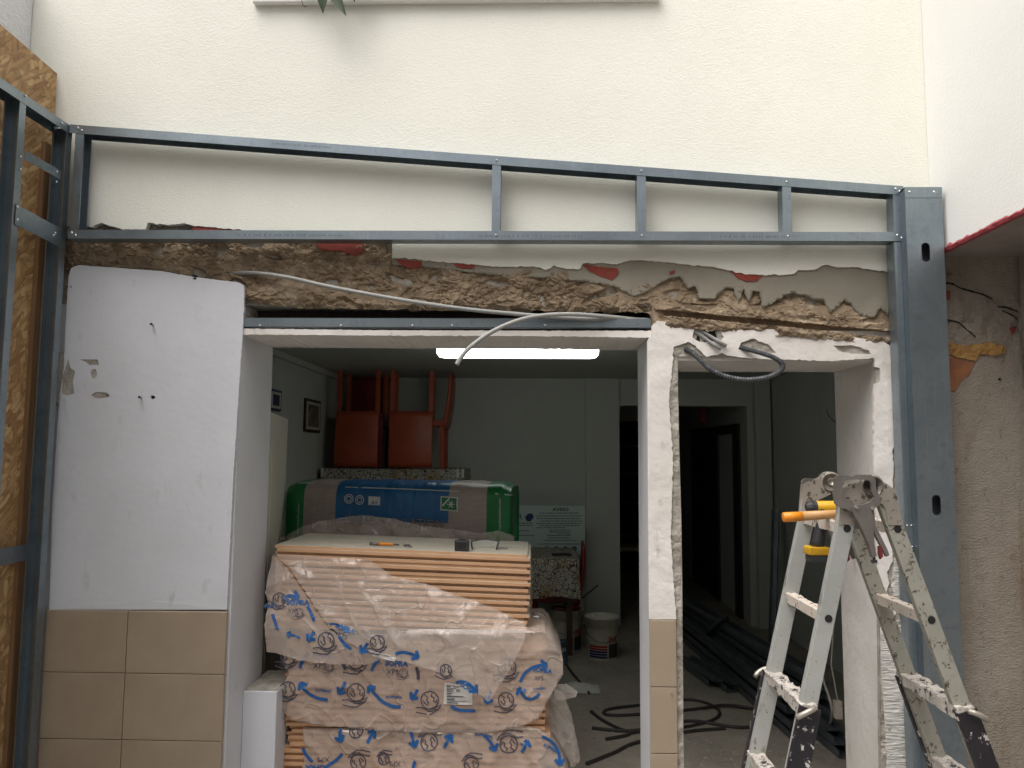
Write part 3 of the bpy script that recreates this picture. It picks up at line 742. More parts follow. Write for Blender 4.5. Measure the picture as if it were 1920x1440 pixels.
patch('red_brick', rag([(1893, 615), (1906, 611), (1903, 622), (1897, 628), (1893, 615)], 1, 4, 3)[:-1], lambda a, b2: stained(a, b2)+Vector((0, -0.004, 0)), 'brick_red', fa, sp=5, thick=0.01)
for pts in ([(1772, 531), (1788, 533), (1800, 540), (1822, 547), (1842, 552), (1862, 560)], [(1870, 575), (1890, 577), (1908, 584)], [(1880, 582), (1900, 594), (1908, 600)], [(1775, 600), (1800, 606), (1818, 622), (1830, 632)]):
    pts = spline([(*p, 0) for p in pts], 5)
    v3 = []
    for i, p in enumerate(pts):
        hw = 1.2+1.6*abs(noise.noise(Vector((p.x*0.3, 0, 0))))
        v3 += [(p.x, p.y-hw), (p.x, p.y+hw)]
    vs3 = [stained(*q)+Vector((0, -0.003, 0)) for q in v3]
    obj('crack', vs3, [(2*i, 2*i+1, 2*i+3, 2*i+2) for i in range(len(pts)-1)], 'black_hole', fa)
c = stained(1873, 711); MB().tube([c+Vector((0, -0.004, 0)), c+Vector((0, -0.0045, 0))], 0.006, 10).build('drill_shade', 'black_hole', fa)  # flat black disc, the shade of a drilled hole painted on
# wing of the house that hangs over on the right
wg = thing('wing_wall', 'white overhanging upper wall on the right with broken red lower edge', 'wall', (2.6, 2.0, ZO))
boxo('render', (XCOR, 0.9, ZO+0.012), (3.6, 3.426, ZT), 'white_stucco', wg)
boxo('underside', (XCOR+0.012, 0.9, ZO-0.001), (3.6, 3.426, ZO+0.0115), 'soffit', wg)
e0 = []; f0 = []
n = 160
for i in range(n):
    y = 3.424-(3.424-1.2)*i/(n-1)
    h = 0.014+0.012*noise.noise(Vector((y*9, 0, 0)))+0.010*noise.noise(Vector((y*31, 2, 0)))
    h = max(0.004, h)
    e0 += [Vector((XCOR-0.004, y, ZO+h)), Vector((XCOR-0.009+0.004*noise.noise(Vector((y*25, 5, 0))), y, ZO+h*0.4)), Vector((XCOR-0.004, y, ZO-0.006+0.004*noise.noise(Vector((y*37, 8, 0))))), Vector((XCOR+0.02, y, ZO-0.004))]
for i in range(n-1):
    for k in range(3): a = i*4+k; f0.append((a, a+1, a+5, a+4))
obj('broken_edge', e0, f0, 'red_edge', wg)
sw = thing('side_wall', 'dim side wall under the white overhang at the right edge', 'wall', (x2+0.1, 2.2, 0))
boxo('plaster', (x2, 0.9, 0), (x2+0.4, 3.40, ZO-0.003), 'soffit', sw)
# neighbour's rough white wall on the left, OSB sheets in front of it
XN = W(58, 40, 3.42).x
nb = thing('boundary_wall', 'rough white stucco wall in the top left corner behind chipboard', 'wall', (XN-0.1, 2.0, 0))
boxo('render', (XN-0.3, 0.5, 0), (XN, 3.424, 4.05), 'rough_stucco', nb)
# unseen house front added behind the camera to block low sky light
op = thing('light_blocker', 'added plain house front behind the viewer, unseen, blocking low sky light', 'blocker', (0, -5.5, 0))
boxo('wall', (-7, -6.0, 0), (7, -5.0, 7.0), 'blocker_render', op)
boxo('roof', (-7.2, -6.2, 7.001), (7.2, -4.8, 7.16), 'brick_red', op)
for x in (-3.2, 0.2, 3.4):
    f = boxo('window', (x-0.6, -5.02, 1.2), (x+0.6, -4.985, 2.5), 'door_white', op)
    boxo('pane', (x-0.52, -4.99, 1.28), (x+0.52, -4.98, 2.42), 'frame_black', f)
# =================================================================== steel framing
T = 0.0012
def csec(name, mat, parent, base, L, xd, yd, zd, web=0.07, fl=0.04, lipw=0.006, slots=()):
    """cold-formed C stud: web along xd, flanges along yd, length along zd"""
    xd, yd, zd = Vector(xd), Vector(yd), Vector(zd); b = Vector(base); mb = MB()
    def bx(x0, x1, y0, y1, z0, z1):
        v = [b+xd*x+yd*y+zd*z for z in (z0, z1) for y in (y0, y1) for x in (x0, x1)]
        mb.add(v, [(0, 2, 3, 1), (4, 5, 7, 6), (0, 1, 5, 4), (2, 6, 7, 3), (0, 4, 6, 2), (1, 3, 7, 5)])
    if slots:
        # web with long holes, cut from an outline
        z = 0.0; hw, hh = 0.018, 0.042
        rows = sorted(slots)
        for s in rows+[None]:
            z1 = (s-hh-0.004) if s is not None else L
            if z1 > z: bx(0, web, 0, T, z, z1)
            if s is None: break
            z0, zz = z1, s+hh+0.004; cx = web/2
            ring = []
            for k in range(16):
                a = 2*math.pi*(k+0.5)/16; ca, sa = math.cos(a), math.sin(a)
                ring.append((cx+hw*ca, s+hw*sa+(hh-hw if sa > 0 else -(hh-hw))))
            outer = [(web, zz), (0, zz), (0, z0), (web, z0)]
            V, TT = cdt([(web, z0), (web, zz), (0, zz), (0, z0)], 10.0, [ring])
            for dy in (0, T): mb.add([b+xd*float(p[0])+yd*dy+zd*float(p[1]) for p in V], [tuple(int(i) for i in t) for t in TT])
            z = zz
    else: bx(0, web, 0, T, 0, L)
    bx(0, T, T, fl, 0, L); bx(web-T, web, T, fl, 0, L)
    if lipw:
        bx(T, lipw, fl-T, fl, 0, L); bx(web-lipw, web-T, fl-T, fl, 0, L)
    return mb.build(name, mat, parent)
def screw(c, d, parent, name='screw', r=0.0055):
    d = Vector(d); c = Vector(c)
    return MB().tube([c-d*0.001, c+d*0.0015, c+d*0.004], lambda t: r*(1.0 if t < 0.9 else 0.55), 10).build(name, 'screw_steel', parent, smooth=False)
YS = 3.335                                     # front of the framing
fr = thing('front_frame', 'galvanised steel stud frame spanning the doorways below the sloping top rail', 'frame', (0, YS+0.035, 0))
A0, A1 = W(131, 233, YS), W(1694, 349, YS)     # sloping top rail, upper edge
B0, B1 = W(127, 447, YS), W(1694, 452, YS)     # level rail, lower edge
dz = (A1-A0).normalized()
zu = Vector((-dz.z, 0, dz.x))
csec('top_rail', 'galvanised', fr, A0+Vector((0, 0, 0)), (A1-A0).length, (0, 1, 0), -zu, dz, 0.072, 0.040, 0)
db = (B1-B0).normalized(); zb2 = Vector((-db.z, 0, db.x))
csec('bottom_rail', 'galvanised', fr, B0, (B1-B0).length, (0, 1, 0), zb2, db, 0.072, 0.040, 0)
def ztop(x): return A0.z+(x-A0.x)*dz.z/dz.x
def zbot(x): return B0.z+(x-B0.x)*db.z/db.x
for i, (p0, side) in enumerate(((131, 1), (921, 1), (1194, 1), (1467, 1), (1675, 1))):
    x = W(p0+1, 400, YS).x
    z0 = zbot(x)+0.003; z1 = ztop(x)-0.004
    csec('stud', 'galvanised', fr, (x, YS+0.002, z0), z1-z0, (0, 1, 0), (1, 0, 0), (0, 0, 1), 0.067, 0.039)
    xs = x+0.020
    for k, zz in enumerate((ztop(xs)-0.020, zbot(xs)+0.020)):
        if i in (0, 4):
            screw((xs-0.008, YS-0.0005, zz+0.006), (0, -1, 0), fr); screw((xs+0.010, YS-0.0005, zz-0.006), (0, -1, 0), fr)
        else: screw((xs, YS-0.0005, zz), (0, -1, 0), fr)
# faint maker's stamping along the rails (illegible in the photograph)
for (px0, px1, py, seed) in ((445, 640, 443, 1), (895, 1092, 446, 2), (1350, 1470, 443, 3), (510, 620, 272, 4)):
    rng = random.Random(seed); mb = MB(); x = px0
    while x < px1:
        ww = rng.uniform(1.5, 4.5); y = py+rng.uniform(-0.6, 0.6)
        zc = (zbot(W(x, py, YS).x)+0.018) if py > 300 else (ztop(W(x, py, YS).x)-0.018)
        a = W(x, py, YS).x; b2 = W(x+ww, py, YS).x; h = rng.uniform(0.0035, 0.006)
        mb.add([(a, YS-0.0008, zc-h), (b2, YS-0.0008, zc-h), (b2, YS-0.0008, zc+h), (a, YS-0.0008, zc+h)], [(0, 1, 2, 3)])
        x += ww+rng.choice((1.5, 2, 2, 6))
    mb.build('stamped_print', 'galvanised_dull', fr)
# right-hand post: a wide stud with slots and a narrow one beside it
pr_ = thing('right_post', 'wide galvanised steel post with oval slots beside the ladder', 'post', (1.6, YS, 0))
YP = 3.288
xr0 = W(1697, 370, YP).x; xr1 = W(1766, 370, YP).x
zt = W(1730, 351, YP).z
s1, s2 = W(1735, 473, YP).z, W(1752, 947, YP).z
csec('post', 'galvanised', pr_, (xr0, YP, 0), zt-0.012, (1, 0, 0), (0, 1, 0), (0, 0, 1), xr1-xr0, 0.05, 0.010, slots=(s2-1.08*(s1-s2), s2, s1))
boxo('post_cap', (xr0-0.001, YP-0.0025, zt-0.047), (xr1+0.001, YP-0.0008, zt), 'galvanised', pr_)
boxo('post_cap', (xr0-0.001, YP-0.0005, zt-0.0015), (xr1+0.001, YP+0.052, zt), 'galvanised', pr_)
for px in (1705, 1751): screw((W(px, 360, YP).x, YP-0.003, zt-0.022), (0, -1, 0), pr_)
zx = B1.z-0.004
csec('jamb_stud', 'galvanised', pr_, (xr0-0.034, YS+0.002, 0), zx, (0, 1, 0), (1, 0, 0), (0, 0, 1), 0.067, 0.033)
boxo('jamb_flange', (xr0-0.0335, YS-0.003, 0.0), (xr0-0.021, YS+0.0012, zx-0.002), 'galvanised', pr_)
zp = W(1706, 1005, YS).z
boxo('post_back', (xr0+0.002, YP+0.053, 0), (xr1-0.002, YP+0.0545, zt-0.014), 'galvanised_dull', pr_)
boxo('splice_plate', (xr0-0.032, YS-0.0055, zp-0.055), (xr0-0.001, YS-0.0035, zp+0.055), 'galvanised', pr_)
for dzz in (-0.044, 0.044):
    for dx in (0.006, 0.024): screw((xr0-0.032+dx, YS-0.0056, zp+dzz), (0, -1, 0), pr_, r=0.004)
boxo('seam', (xr0+0.002, YP-0.0015, W(1750, 1177, YP).z), (xr1-0.002, YP-0.0006, W(1750, 1177, YP).z+0.0015), 'galvanised_dull', pr_)
# left side frame running towards the viewer
XS = W(124, 232, YS).x+0.012
sf = thing('steel_framing', 'galvanised steel side frame on the left in front of chipboard sheet', 'frame', (XS-0.035, 2.9, 0))
C0 = WX(0, 145, XS); C1 = Vector((XS, YS+0.03, A0.z))
sl_ = (C1.z-C0.z)/(C1.y-C0.y)
n0 = Vector((XS, 2.2, C1.z-sl_*(C1.y-2.2))); dd = (C1-n0).normalized()
nn = Vector((0, -dd.z, dd.y))
csec('top_rail', 'galvanised', sf, n0, (C1-n0).length, (-1, 0, 0), -nn, dd, 0.072, 0.040, 0)
def zts(y): return n0.z+(y-n0.y)*dd.z/dd.y
def stud_s(y, z0, z1, nm='stud'):
    csec(nm, 'galvanised', sf, (XS-0.0015, y+0.04, z0), z1-z0, (-1, 0, 0), (0, -1, 0), (0, 0, 1), 0.067, 0.039)
stud_s(YS-0.008, 0.002, zts(YS)-0.006)
y2 = WX(43, 300, XS).y-0.04
stud_s(y2, 0.002, zts(y2)-0.006)
zm0 = WX(112, 330, XS); zl0 = WX(108, 440, XS)
sm = 0.10
def cross(y0, y1, z0, z1, h, nm):
    v = []
    for (y, z) in ((y0, z0), (y1, z1)):
        for (x, zz) in ((XS+0.0015, z-h/2), (XS+0.0030, z-h/2), (XS+0.0030, z+h/2), (XS+0.0015, z+h/2)): v.append((x, y, zz))
    MB().add(v, [(0, 1, 2, 3), (4, 7, 6, 5), (0, 4, 5, 1), (1, 5, 6, 2), (2, 6, 7, 3), (3, 7, 4, 0)]).build(nm, 'galvanised', sf)
ym0 = WX(45, 290, XS); ym1 = WX(112, 328, XS)
cross(ym0.y, ym1.y, ym0.z, ym1.z, 0.040, 'cross_rail')
yl0 = WX(28, 402, XS); yl1 = WX(112, 446, XS)
cross(yl0.y, YS+0.02, yl0.z, yl1.z, 0.085, 'cross_rail')
for (px, py) in ((48, 180), (116, 231), (39, 294), (39, 318), (107, 322), (106, 341), (33, 388), (33, 412), (104, 437), (101, 441)):
    p = WX(px, py, XS+0.003); screw(p, (1, 0, 0), sf)
boxo('brace', (XS-0.070, 2.2, W(60, 1035, YS).z-0.035), (XS-0.068, YS+0.03, W(60, 1035, YS).z+0.035), 'galvanised_dull', sf)
# timber and chipboard behind the side frame
XO = WX(107, 138, -2.05).x
PO = W(107, 138, 3.415)
ob = thing('chipboard_sheet', 'tan oriented strand board sheet standing behind the left steel frame', 'board', (PO.x-0.01, 2.3, 0))
p0 = WX(0, 45, PO.x); sl2 = (PO.z-p0.z)/(PO.y-p0.y)
zz0 = PO.z-sl2*(PO.y-1.6)
MB().add([(x, y, z) for x in (PO.x-0.015, PO.x) for (y, z) in ((1.6, 0), (3.415, 0), (3.415, PO.z), (1.6, zz0))],
         [(0, 1, 2, 3), (4, 7, 6, 5), (0, 4, 5, 1), (1, 5, 6, 2), (2, 6, 7, 3), (3, 7, 4, 0)]).build('sheet', 'osb', ob)
boxo('batten', (PO.x+0.001, 3.335, 0), (PO.x+0.020, 3.385, zts(YS)-0.08), 'timber', ob)
boxo('batten', (PO.x+0.001, 2.72, 0), (PO.x+0.020, 2.78, zts(YS)-0.2), 'timber', ob)
# black sheathing seen through the first bay
boxo('membrane', (PO.x+0.0015, 1.7, 0), (PO.x+0.004, 2.718, PO.z-0.35), 'frame_black', ob)
# =================================================================== conduits and cables
cg = thing('grey_conduit', 'long grey conduit sagging across the stripped beam', 'pipe', W(850, 590, 3.40))
pts = [W(440, 512, 3.45), W(480, 512, 3.415), W(540, 520, 3.395), W(620, 538, 3.385), (W(740, 560, 3.385)), W(860, 578, 3.39), W(960, 588, 3.40), W(1080, 597, 3.42), W(1180, 599, 3.45), W(1222, 600, 3.50), W(1240, 600, 3.56)]
MB().tube(spline(pts, 6), 0.0095, 10).build('pipe', 'conduit_grey', cg, smooth=True)
cl = thing('loose_conduit', 'grey conduit with open end hanging down before the lit lamp', 'pipe', W(930, 630, 3.30))
pts = [W(1236, 604, 3.56), W(1200, 600, 3.48), W(1130, 593, 3.41), W(1060, 589, 3.37), W(990, 596, 3.33), W(930, 618, 3.29), W(885, 648, 3.27), W(866, 668, 3.265), W(856, 684, 3.26)]
MB().tube(spline(pts, 6), 0.0098, 12, hollow=0.72).build('pipe', 'conduit_grey', cl, smooth=True)
c3 = thing('short_conduit', 'third grey conduit lying in the slot above the wide opening', 'pipe', W(1140, 602, 3.5))
MB().tube(spline([W(1030, 603, 3.50), W(1090, 604, 3.49), W(1150, 603, 3.48), W(1215, 607, 3.52), W(1238, 607, 3.58)], 6), 0.009, 10).build('pipe', 'conduit_grey', c3, smooth=True)
for (pa_, pb_, lb) in (((1304, 623, 3.425), (1352, 655, 3.395), 'lower pale tube end poking from the knocked out hole'),
                       ((1312, 619, 3.430), (1362, 649, 3.400), 'upper pale tube end poking from the knocked out hole')):
    a, b2 = W(*pa_), W(*pb_); a = a+(a-b2)*0.15
    t = MB().tube([a, a+(b2-a)*0.7, b2], 0.008, 10, hollow=0.7).build('conduit_stub', 'conduit_grey', None, smooth=True)
    tag(t, lb, 'pipe', 'tube ends in the knocked out hole')
pts = spline([W(1285, 655, 3.425), W(1296, 660, 3.40), W(1310, 672, 3.36), W(1330, 691, 3.34), W(1362, 706, 3.32), W(1400, 712, 3.31), W(1440, 707, 3.31), W(1464, 694, 3.32), W(1466, 682, 3.34), W(1450, 670, 3.36), W(1420, 660, 3.385), W(1394, 653, 3.412), W(1386, 651, 3.43)], 22)
L = len(pts)
t = MB().tube(pts, lambda t: 0.0105+0.0016*math.sin(t*(L-1)*math.pi*0.72), 10).build('corrugated_conduit', 'conduit_black', None, smooth=False)
tag(t, 'black corrugated conduit looping out of the plaster over the narrow doorway', 'pipe')
# =================================================================== ivy at the sill
iv = thing('ivy', 'dark green ivy leaves hanging over the window sill', 'plant', W(610, 0, 3.33)+Vector((0, 0, 0.06)))
def leaf(c, tip, wd, tilt, nm='leaf'):
    c, tip = Vector(c), Vector(tip); ax = (tip-c); Lh = ax.length; ax.normalize()
    sd = ax.cross(Vector((0, -1, tilt))).normalized(); nn = sd.cross(ax)
    prof = [(0, 0.03), (0.12, 0.55), (0.3, 0.95), (0.5, 1.0), (0.72, 0.62), (0.88, 0.25), (1, 0.0)]
    v = []; f = []
    for (t, k) in prof:
        p = c+ax*Lh*t
        for s in (-1, -0.5, 0, 0.5, 1): v.append(p+sd*wd*k*s+nn*(0.10*wd*abs(s)**1.5+0.02*Lh*math.sin(t*3)))
    for i in range(len(prof)-1):
        for k in range(4): a = i*5+k; f.append((a, a+1, a+6, a+5))
    obj(nm, v, f, 'leaf', iv, True)
leaf(W(604, -34, 3.33), W(606, 27, 3.33), 0.026, 0.15); leaf(W(612, -36, 3.335), W(650, 31, 3.30), 0.027, -0.2)
leaf(W(660, -40, 3.33), W(665, 5, 3.33), 0.022, 0.1); leaf(W(575, -60, 3.34), W(566, -10, 3.33), 0.024, 0.1); leaf(W(640, -80, 3.34), W(690, -25, 3.32), 0.03, 0.0)
MB().tube(spline([W(560, -90, 3.37), W(600, -40, 3.345), W(640, -45, 3.345), W(690, -70, 3.37)], 5), 0.003, 6).build('stem', 'stem', iv)
MB().tube(spline([W(564, -40, 3.36), W(565, -5, 3.345), W(569, 11, 3.34), W(575, 12, 3.335)], 5), 0.0016, 6).build('stem', 'stem', iv)
# =================================================================== room contents
# strip lamp on the ceiling
a, b2 = W(820, 661, 5.6), W(1122, 661, 5.6)
zlm = ZC-0.005
yl = 5.6
la = thing('strip_lamp', 'lit fluorescent strip lamp under the ceiling of the room', 'lamp', ((a.x+b2.x)/2, yl, zlm-0.1))
k = (ZC-CAM.z)
prof = []
lz0 = W(960, 672, yl).z
mb = MB(); n = 12
xs = [a.x, a.x+0.02, a.x+0.06, b2.x-0.06, b2.x-0.02, b2.x]; sc = [0.55, 0.9, 1, 1, 0.9, 0.55]
v = []; f = []
for x, s_ in zip(xs, sc):
    for q in range(n+1):
        t = math.pi*q/n; v.append((x, yl-0.075*s_*math.cos(t), zlm-0.045-(zlm-0.045-lz0)*s_*math.sin(t)))
for i in range(5):
    for q in range(n): c = i*(n+1)+q; f.append((c, c+1, c+n+2, c+n+1))
f.append(tuple(range(n+1))); f.append(tuple(reversed(range(5*(n+1), 6*(n+1)))))
obj('diffuser', v, f, 'lamp_glow', la, True)
boxo('lamp_body', (a.x+0.01, yl-0.07, zlm-0.0445), (b2.x-0.01, yl+0.07, zlm), 'lamp_body', la)
# open white door leaf
dl = thing('door_leaf', 'white door leaf standing open behind the left jamb', 'door', (-1.42, 4.35, 0))
h0 = Vector((JL-0.02, 3.90, 0)); h1 = W(540, 785, 4.8); ang = math.atan2(h1.y-h0.y, h1.x-h0.x)
Mx = Matrix.Translation(h0) @ Matrix.Rotation(ang, 4, 'Z'); LD = (Vector((h1.x, h1.y, 0))-h0).length
MB().bbox((0, 0, 0.01), (LD, 0.04, 1.985), 0.003, Mx).build('leaf', 'door_white', dl)
MB().box((0.12, -0.004, 0.2), (LD-0.12, -0.0005, 0.9), Mx).build('panel', 'door_white', dl)
MB().box((0.12, -0.004, 1.05), (LD-0.12, -0.0005, 1.85), Mx).build('panel', 'door_white', dl)
# picture and blue notice on the left wall
def on_left(name, label, cat, pxa, pya, pxb, pyb, m1, m2, fr_=0.025):
    p, q = WX(pxa, pya, XL+0.02), WX(pxb, pyb, XL+0.02)
    z1 = p.z; z0 = q.z
    t = thing(name, label, cat, (XL+0.01, (p.y+q.y)/2, z0))
    boxo('frame', (XL+0.001, p.y, z0), (XL+0.02, q.y, z1), m1, t)
    boxo('mount', (XL+0.0205, p.y+fr_, z0+fr_), (XL+0.022, q.y-fr_, z1-fr_), 'door_white', t)
    boxo('print', (XL+0.0225, p.y+fr_*2.6, z0+fr_*2), (XL+0.023, q.y-fr_*2.6, z1-fr_*2), m2, t)
on_left('picture', 'small dark framed picture on the left wall of the room', 'picture', 574, 746, 600, 812, 'frame_black', 'picture_dark')
on_left('notice', 'dark blue framed notice on the left wall above the white door', 'notice', 508, 728, 527, 772, 'notice_blue', 'notice_blue', 0.02)
# red plate in the corridor
p = W(1313, 766, 9.2)
tag(boxo('red_sign', (p.x, 9.2, p.z-0.16), (p.x+0.07, 9.22, p.z), 'red_plate'), 'small red plate hanging in the dark corridor', 'sign')
boxo('bracket', (p.x+0.03, 9.205, p.z+0.0005), (p.x+0.04, 9.215, ZC-0.001), 'frame_black', bpy.data.objects['red_sign'])
# low white bench and shelf in the corridor end
be = thing('low_bench', 'low pale bench at the far end of the corridor', 'bench', (1.35, 11.9, 0))
zbq = W(1175, 1026, 11.6).z
boxo('top', (1.22, 11.6, zbq-0.06), (2.1, 12.1, zbq), 'door_white', be); boxo('side', (1.23, 11.62, 0), (1.27, 12.08, zbq-0.0605), 'dark_wood', be); boxo('side', (2.05, 11.62, 0), (2.09, 12.08, zbq-0.0605), 'dark_wood', be)
sh = thing('dark_shelf', 'dark shelf unit in the corridor beyond the doorway', 'shelf', (1.6, 12.45, 0))
for z in (0.02, 0.5, 1.0, 1.45, 1.9): boxo('shelf_board', (1.25, 12.2, z), (2.0, 12.6, z+0.03), 'dark_wood', sh)
for x in (1.22, 2.0): boxo('side', (x, 12.2, 0), (x+0.029, 12.6, 1.95), 'dark_wood', sh)
boxo('back', (1.2495, 12.601, 0), (2.0, 12.615, 1.95), 'black_hole', sh)
# ------------------------------------------------------------------- tables
def table(name, label, x0, x1, y0, y1, z0, h, cloth, group=None):
    t = thing(name, label, 'table', ((x0+x1)/2, (y0+y1)/2, z0), group)
    boxo('table_top', (x0, y0, z0+h-0.03), (x1, y1, z0+h-0.002), 'timber', t)
    for x in (x0+0.04, x1-0.09):
        for y in (y0+0.04, y1-0.09): boxo('leg', (x, y, z0), (x+0.05, y+0.05, z0+h-0.0305), 'dark_wood', t)
    boxo('apron', (x0+0.06, y0+0.05, z0+h-0.11), (x1-0.06, y0+0.07, z0+h-0.031), 'dark_wood', t)
    return t
def cloth(label, x0, x1, y0, y1, z, drop, wav=0.02, seed=0):
    """cloth lying on a table and hanging over its edges in folds"""
    e = 0.004; v = []; f = []
    n = 26
    per = []
    for i in range(n): per.append((x0+(x1-x0)*i/n, y0, 0, -1))
    for i in range(n): per.append((x1, y0+(y1-y0)*i/n, 1, 0))
    for i in range(n): per.append((x1-(x1-x0)*i/n, y1, 0, 1))
    for i in range(n): per.append((x0, y1-(y1-y0)*i/n, -1, 0))
    M_ = len(per)
    for j, (dr, w_) in enumerate(((0, 0), (0.03, 0.2), (0.33, 0.5), (0.66, 0.8), (1, 1))):
        for i, (x, y, nx_, ny_) in enumerate(per):
            o = e+0.004+w_*wav*(1+math.sin(i*0.9+seed))
            dd_ = drop*dr*(1+0.10*noise.noise(Vector((i*0.2, seed, 0)))*(j > 2))
            corner = 0.0
            v.append((x+nx_*o, y+ny_*o, z+e-dd_))
    c = len(v); v.append(((x0+x1)/2, (y0+y1)/2, z+e))
    for i in range(M_): f.append((i, (i+1) % M_, c))
    for j in range(4):
        for i in range(M_): a_ = j*M_+i; b_ = j*M_+(i+1) % M_; f.append((a_, a_+M_, b_+M_, b_))
    o = obj('tablecloth', v, f, 'flower_cloth', None, False)
    return tag(o, label, 'tablecloth')
ZT1 = 0.81
ta0, ta1 = W(602, 885, 7.35).x, W(868, 885, 7.35).x
table('lower_table', 'lower dark table carrying another table behind the insulation bag', ta0+0.02, ta1-0.02, 7.42, 8.12, 0, ZT1, None)
table('upper_table', 'table stacked on another table, red chairs on top', ta0, ta1, 7.35, 8.10, ZT1, ZT1, None)
cloth('flowered cloth on the stacked table beneath the red chairs', ta0, ta1, 7.35, 8.10, 2*ZT1, 0.14, 0.008, 1)
for px in (604, 858, 868):
    p = W(px, 886, 7.325); tag(boxo('cloth_clip', (p.x-0.012, 7.318, 2*ZT1-0.075), (p.x+0.012, 7.346, 2*ZT1+0.012), 'ink_white', bev=0.002), {604: 'pale cloth clip at the left end of the stacked table', 858: 'pale cloth clip at the stacked table, second from its right end', 868: 'rightmost pale cloth clip at the stacked table'}[px], 'clip', 'cloth clips')
tb0, tb1 = W(1000, 1045, 6.9).x-0.9, W(1083, 1045, 6.9).x
table('side_table', 'table under a flowered cloth below the notice board', tb0, tb1, 6.95, 7.70, 0, 0.845, None)
cloth('flowered cloth hanging from the table below the notice board', tb0, tb1, 6.95, 7.70, 0.845, 0.34, 0.012, 4)
# ------------------------------------------------------------------- chairs
def chair(name, label, mat, group):
    t = thing(name, label, 'chair', (0, 0, 0), group)
    boxo('seat', (-0.21, -0.21, 0.41), (0.21, 0.21, 0.475), mat, t, bev=0.012)
    for x in (-0.21, 0.168):
        for y in (-0.21, 0.168): boxo('leg', (x, y, 0), (x+0.042, y+0.042, 0.4095), mat, t, bev=0.004)
    v = []; f = []; n = 10
    for i in range(n+1):
        u = i/n; z = 0.40+0.54*u; y = 0.19+0.05*u**2+0.03*math.sin(u*math.pi*0.9)
        th_ = 0.038*(1-0.35*u**3)
        for x in (-0.21, -0.20, 0.20, 0.21):
            v.append((x, y-(0 if abs(x) > 0.205 else 0)+ (0.006 if abs(x) > 0.205 else 0), z))
        for x in (0.21, 0.20, -0.20, -0.21): v.append((x, y+th_-(0.006 if abs(x) > 0.205 else 0), z))
    for i in range(n):
        for k_ in range(8): a_ = i*8+k_; b_ = i*8+(k_+1) % 8; f.append((a_, b_, b_+8, a_+8))
    f.append(tuple(reversed(range(8)))); f.append(tuple(range(n*8, n*8+8)))
    obj('backrest', v, f, mat, t, True)
    return t
GC = 'red chairs stacked on the tables'
zt_ = 2*ZT1+0.006
c1x = W(675, 800, 7.55).x; c2x = W(768, 800, 7.55).x
ch = chair('chair', 'upright red chair under the left upside-down one', 'chair_wine', GC)
ch.location = (c1x+0.02, 7.72, zt_)
def put(src, label, loc, rot, mat=None):
    c = copy_tree(src); c['label'] = label; c.location = loc; c.rotation_euler = rot
    if mat:
        for q in c.children:
            q.data = q.data.copy(); q.data.materials.clear(); q.data.materials.append(MATS[mat])
    return c
i1 = put(ch, 'left red chair stacked upside down, backrest facing the doorway', (c1x, 7.66, zt_+0.475*2+0.004), (R(180), 0, 0), 'chair_red')
u2 = put(ch, 'upright red chair turned sideways, curved back to the right', (c2x+0.14, 7.66, zt_), (0, 0, R(-90)), 'chair_red')
i2 = put(u2, 'right red chair upside down with its curved backrest hanging at the front', (c2x+0.02, 7.64, zt_+0.475*2+0.004), (R(180), 0, R(4)))
r5 = put(ch, 'dark red chair beside the cloth covered table at the pilaster', (W(1086, 1080, 7.15).x-0.21, 7.42, 0), (0, 0, R(-92)))
# ------------------------------------------------------------------- notice board
def stamp(s, x, y, h, rot=0.0, bold=0.0, mb=None, sx=1.0, flipy=1):
    v, f = text2d(s, bold); mb = mb or MB(); c_, s_ = math.cos(rot), math.sin(rot)
    mb.add([(x+(p[0]*sx*c_+p[1]*s_)*h, y+(p[0]*sx*s_-p[1]*c_)*h, 0) for p in v], f)
    return mb
def lay(mb, mapf, name, mat, parent):
    return obj(name, [mapf(p.x, p.y) for p in mb.v], mb.f, mat, parent)
nbd = thing('notice_board', 'white notice board reading AVISO behind the cloth covered table', 'sign', W(1020, 1030, 7.78))
YN = 7.75
def nbm(off): return lambda px, py: W(px, py, YN-off)
bl, br, bt, bb = W(925, 950, YN), W(1097, 950, YN), W(1020, 948, YN), W(1020, 1038, YN)
boxo('panel', (bl.x, YN, bb.z), (br.x, YN+0.012, bt.z), 'sign_white', nbd)
lay(stamp('AVISO', 1036, 958, 6.2, 0, 0.03, sx=1.25), nbm(0.002), 'lettering', 'frame_black', nbd)
lay(stamp('NR', 958, 974, 11, 0, 0.0), nbm(0.002), 'lettering', 'bucket_blue', nbd)
mb = MB()
V, TT = cdt([(984, 970), (990, 963), (998, 963), (1001, 970), (994, 978), (988, 977)], 20); mb.add([(p[0], p[1], 0) for p in V], TT.tolist())
lay(mb, nbm(0.002), 'emblem', 'bucket_blue', nbd)
rng = random.Random(5); mb = MB()
for (x0, x1, y) in [(962, 1000, 981), (962, 998, 985), (970, 992, 995), (966, 1002, 1004), (1012, 1086, 962), (1006, 1092, 967.5), (1006, 1088, 972.5), (1012, 1092, 977), (1006, 1092, 981.5), (1010, 1088, 985.5), (1005, 1060, 989.5), (1030, 1070, 994), (1030, 1070, 997.5), (1045, 1070, 1001), (1026, 1070, 1004), (1026, 1070, 1008.5), (1021, 1080, 1013), (1008, 1088, 1020)]:
    x = x0
    while x < x1:
        w_ = rng.uniform(2, 8); mb.ribbon([(x, y), (min(x+w_, x1), y)], 1.3); x += w_+1.0
tag(lay(mb, nbm(0.0018), 'printed_line', 'ink_dark', nbd), kind='stuff')
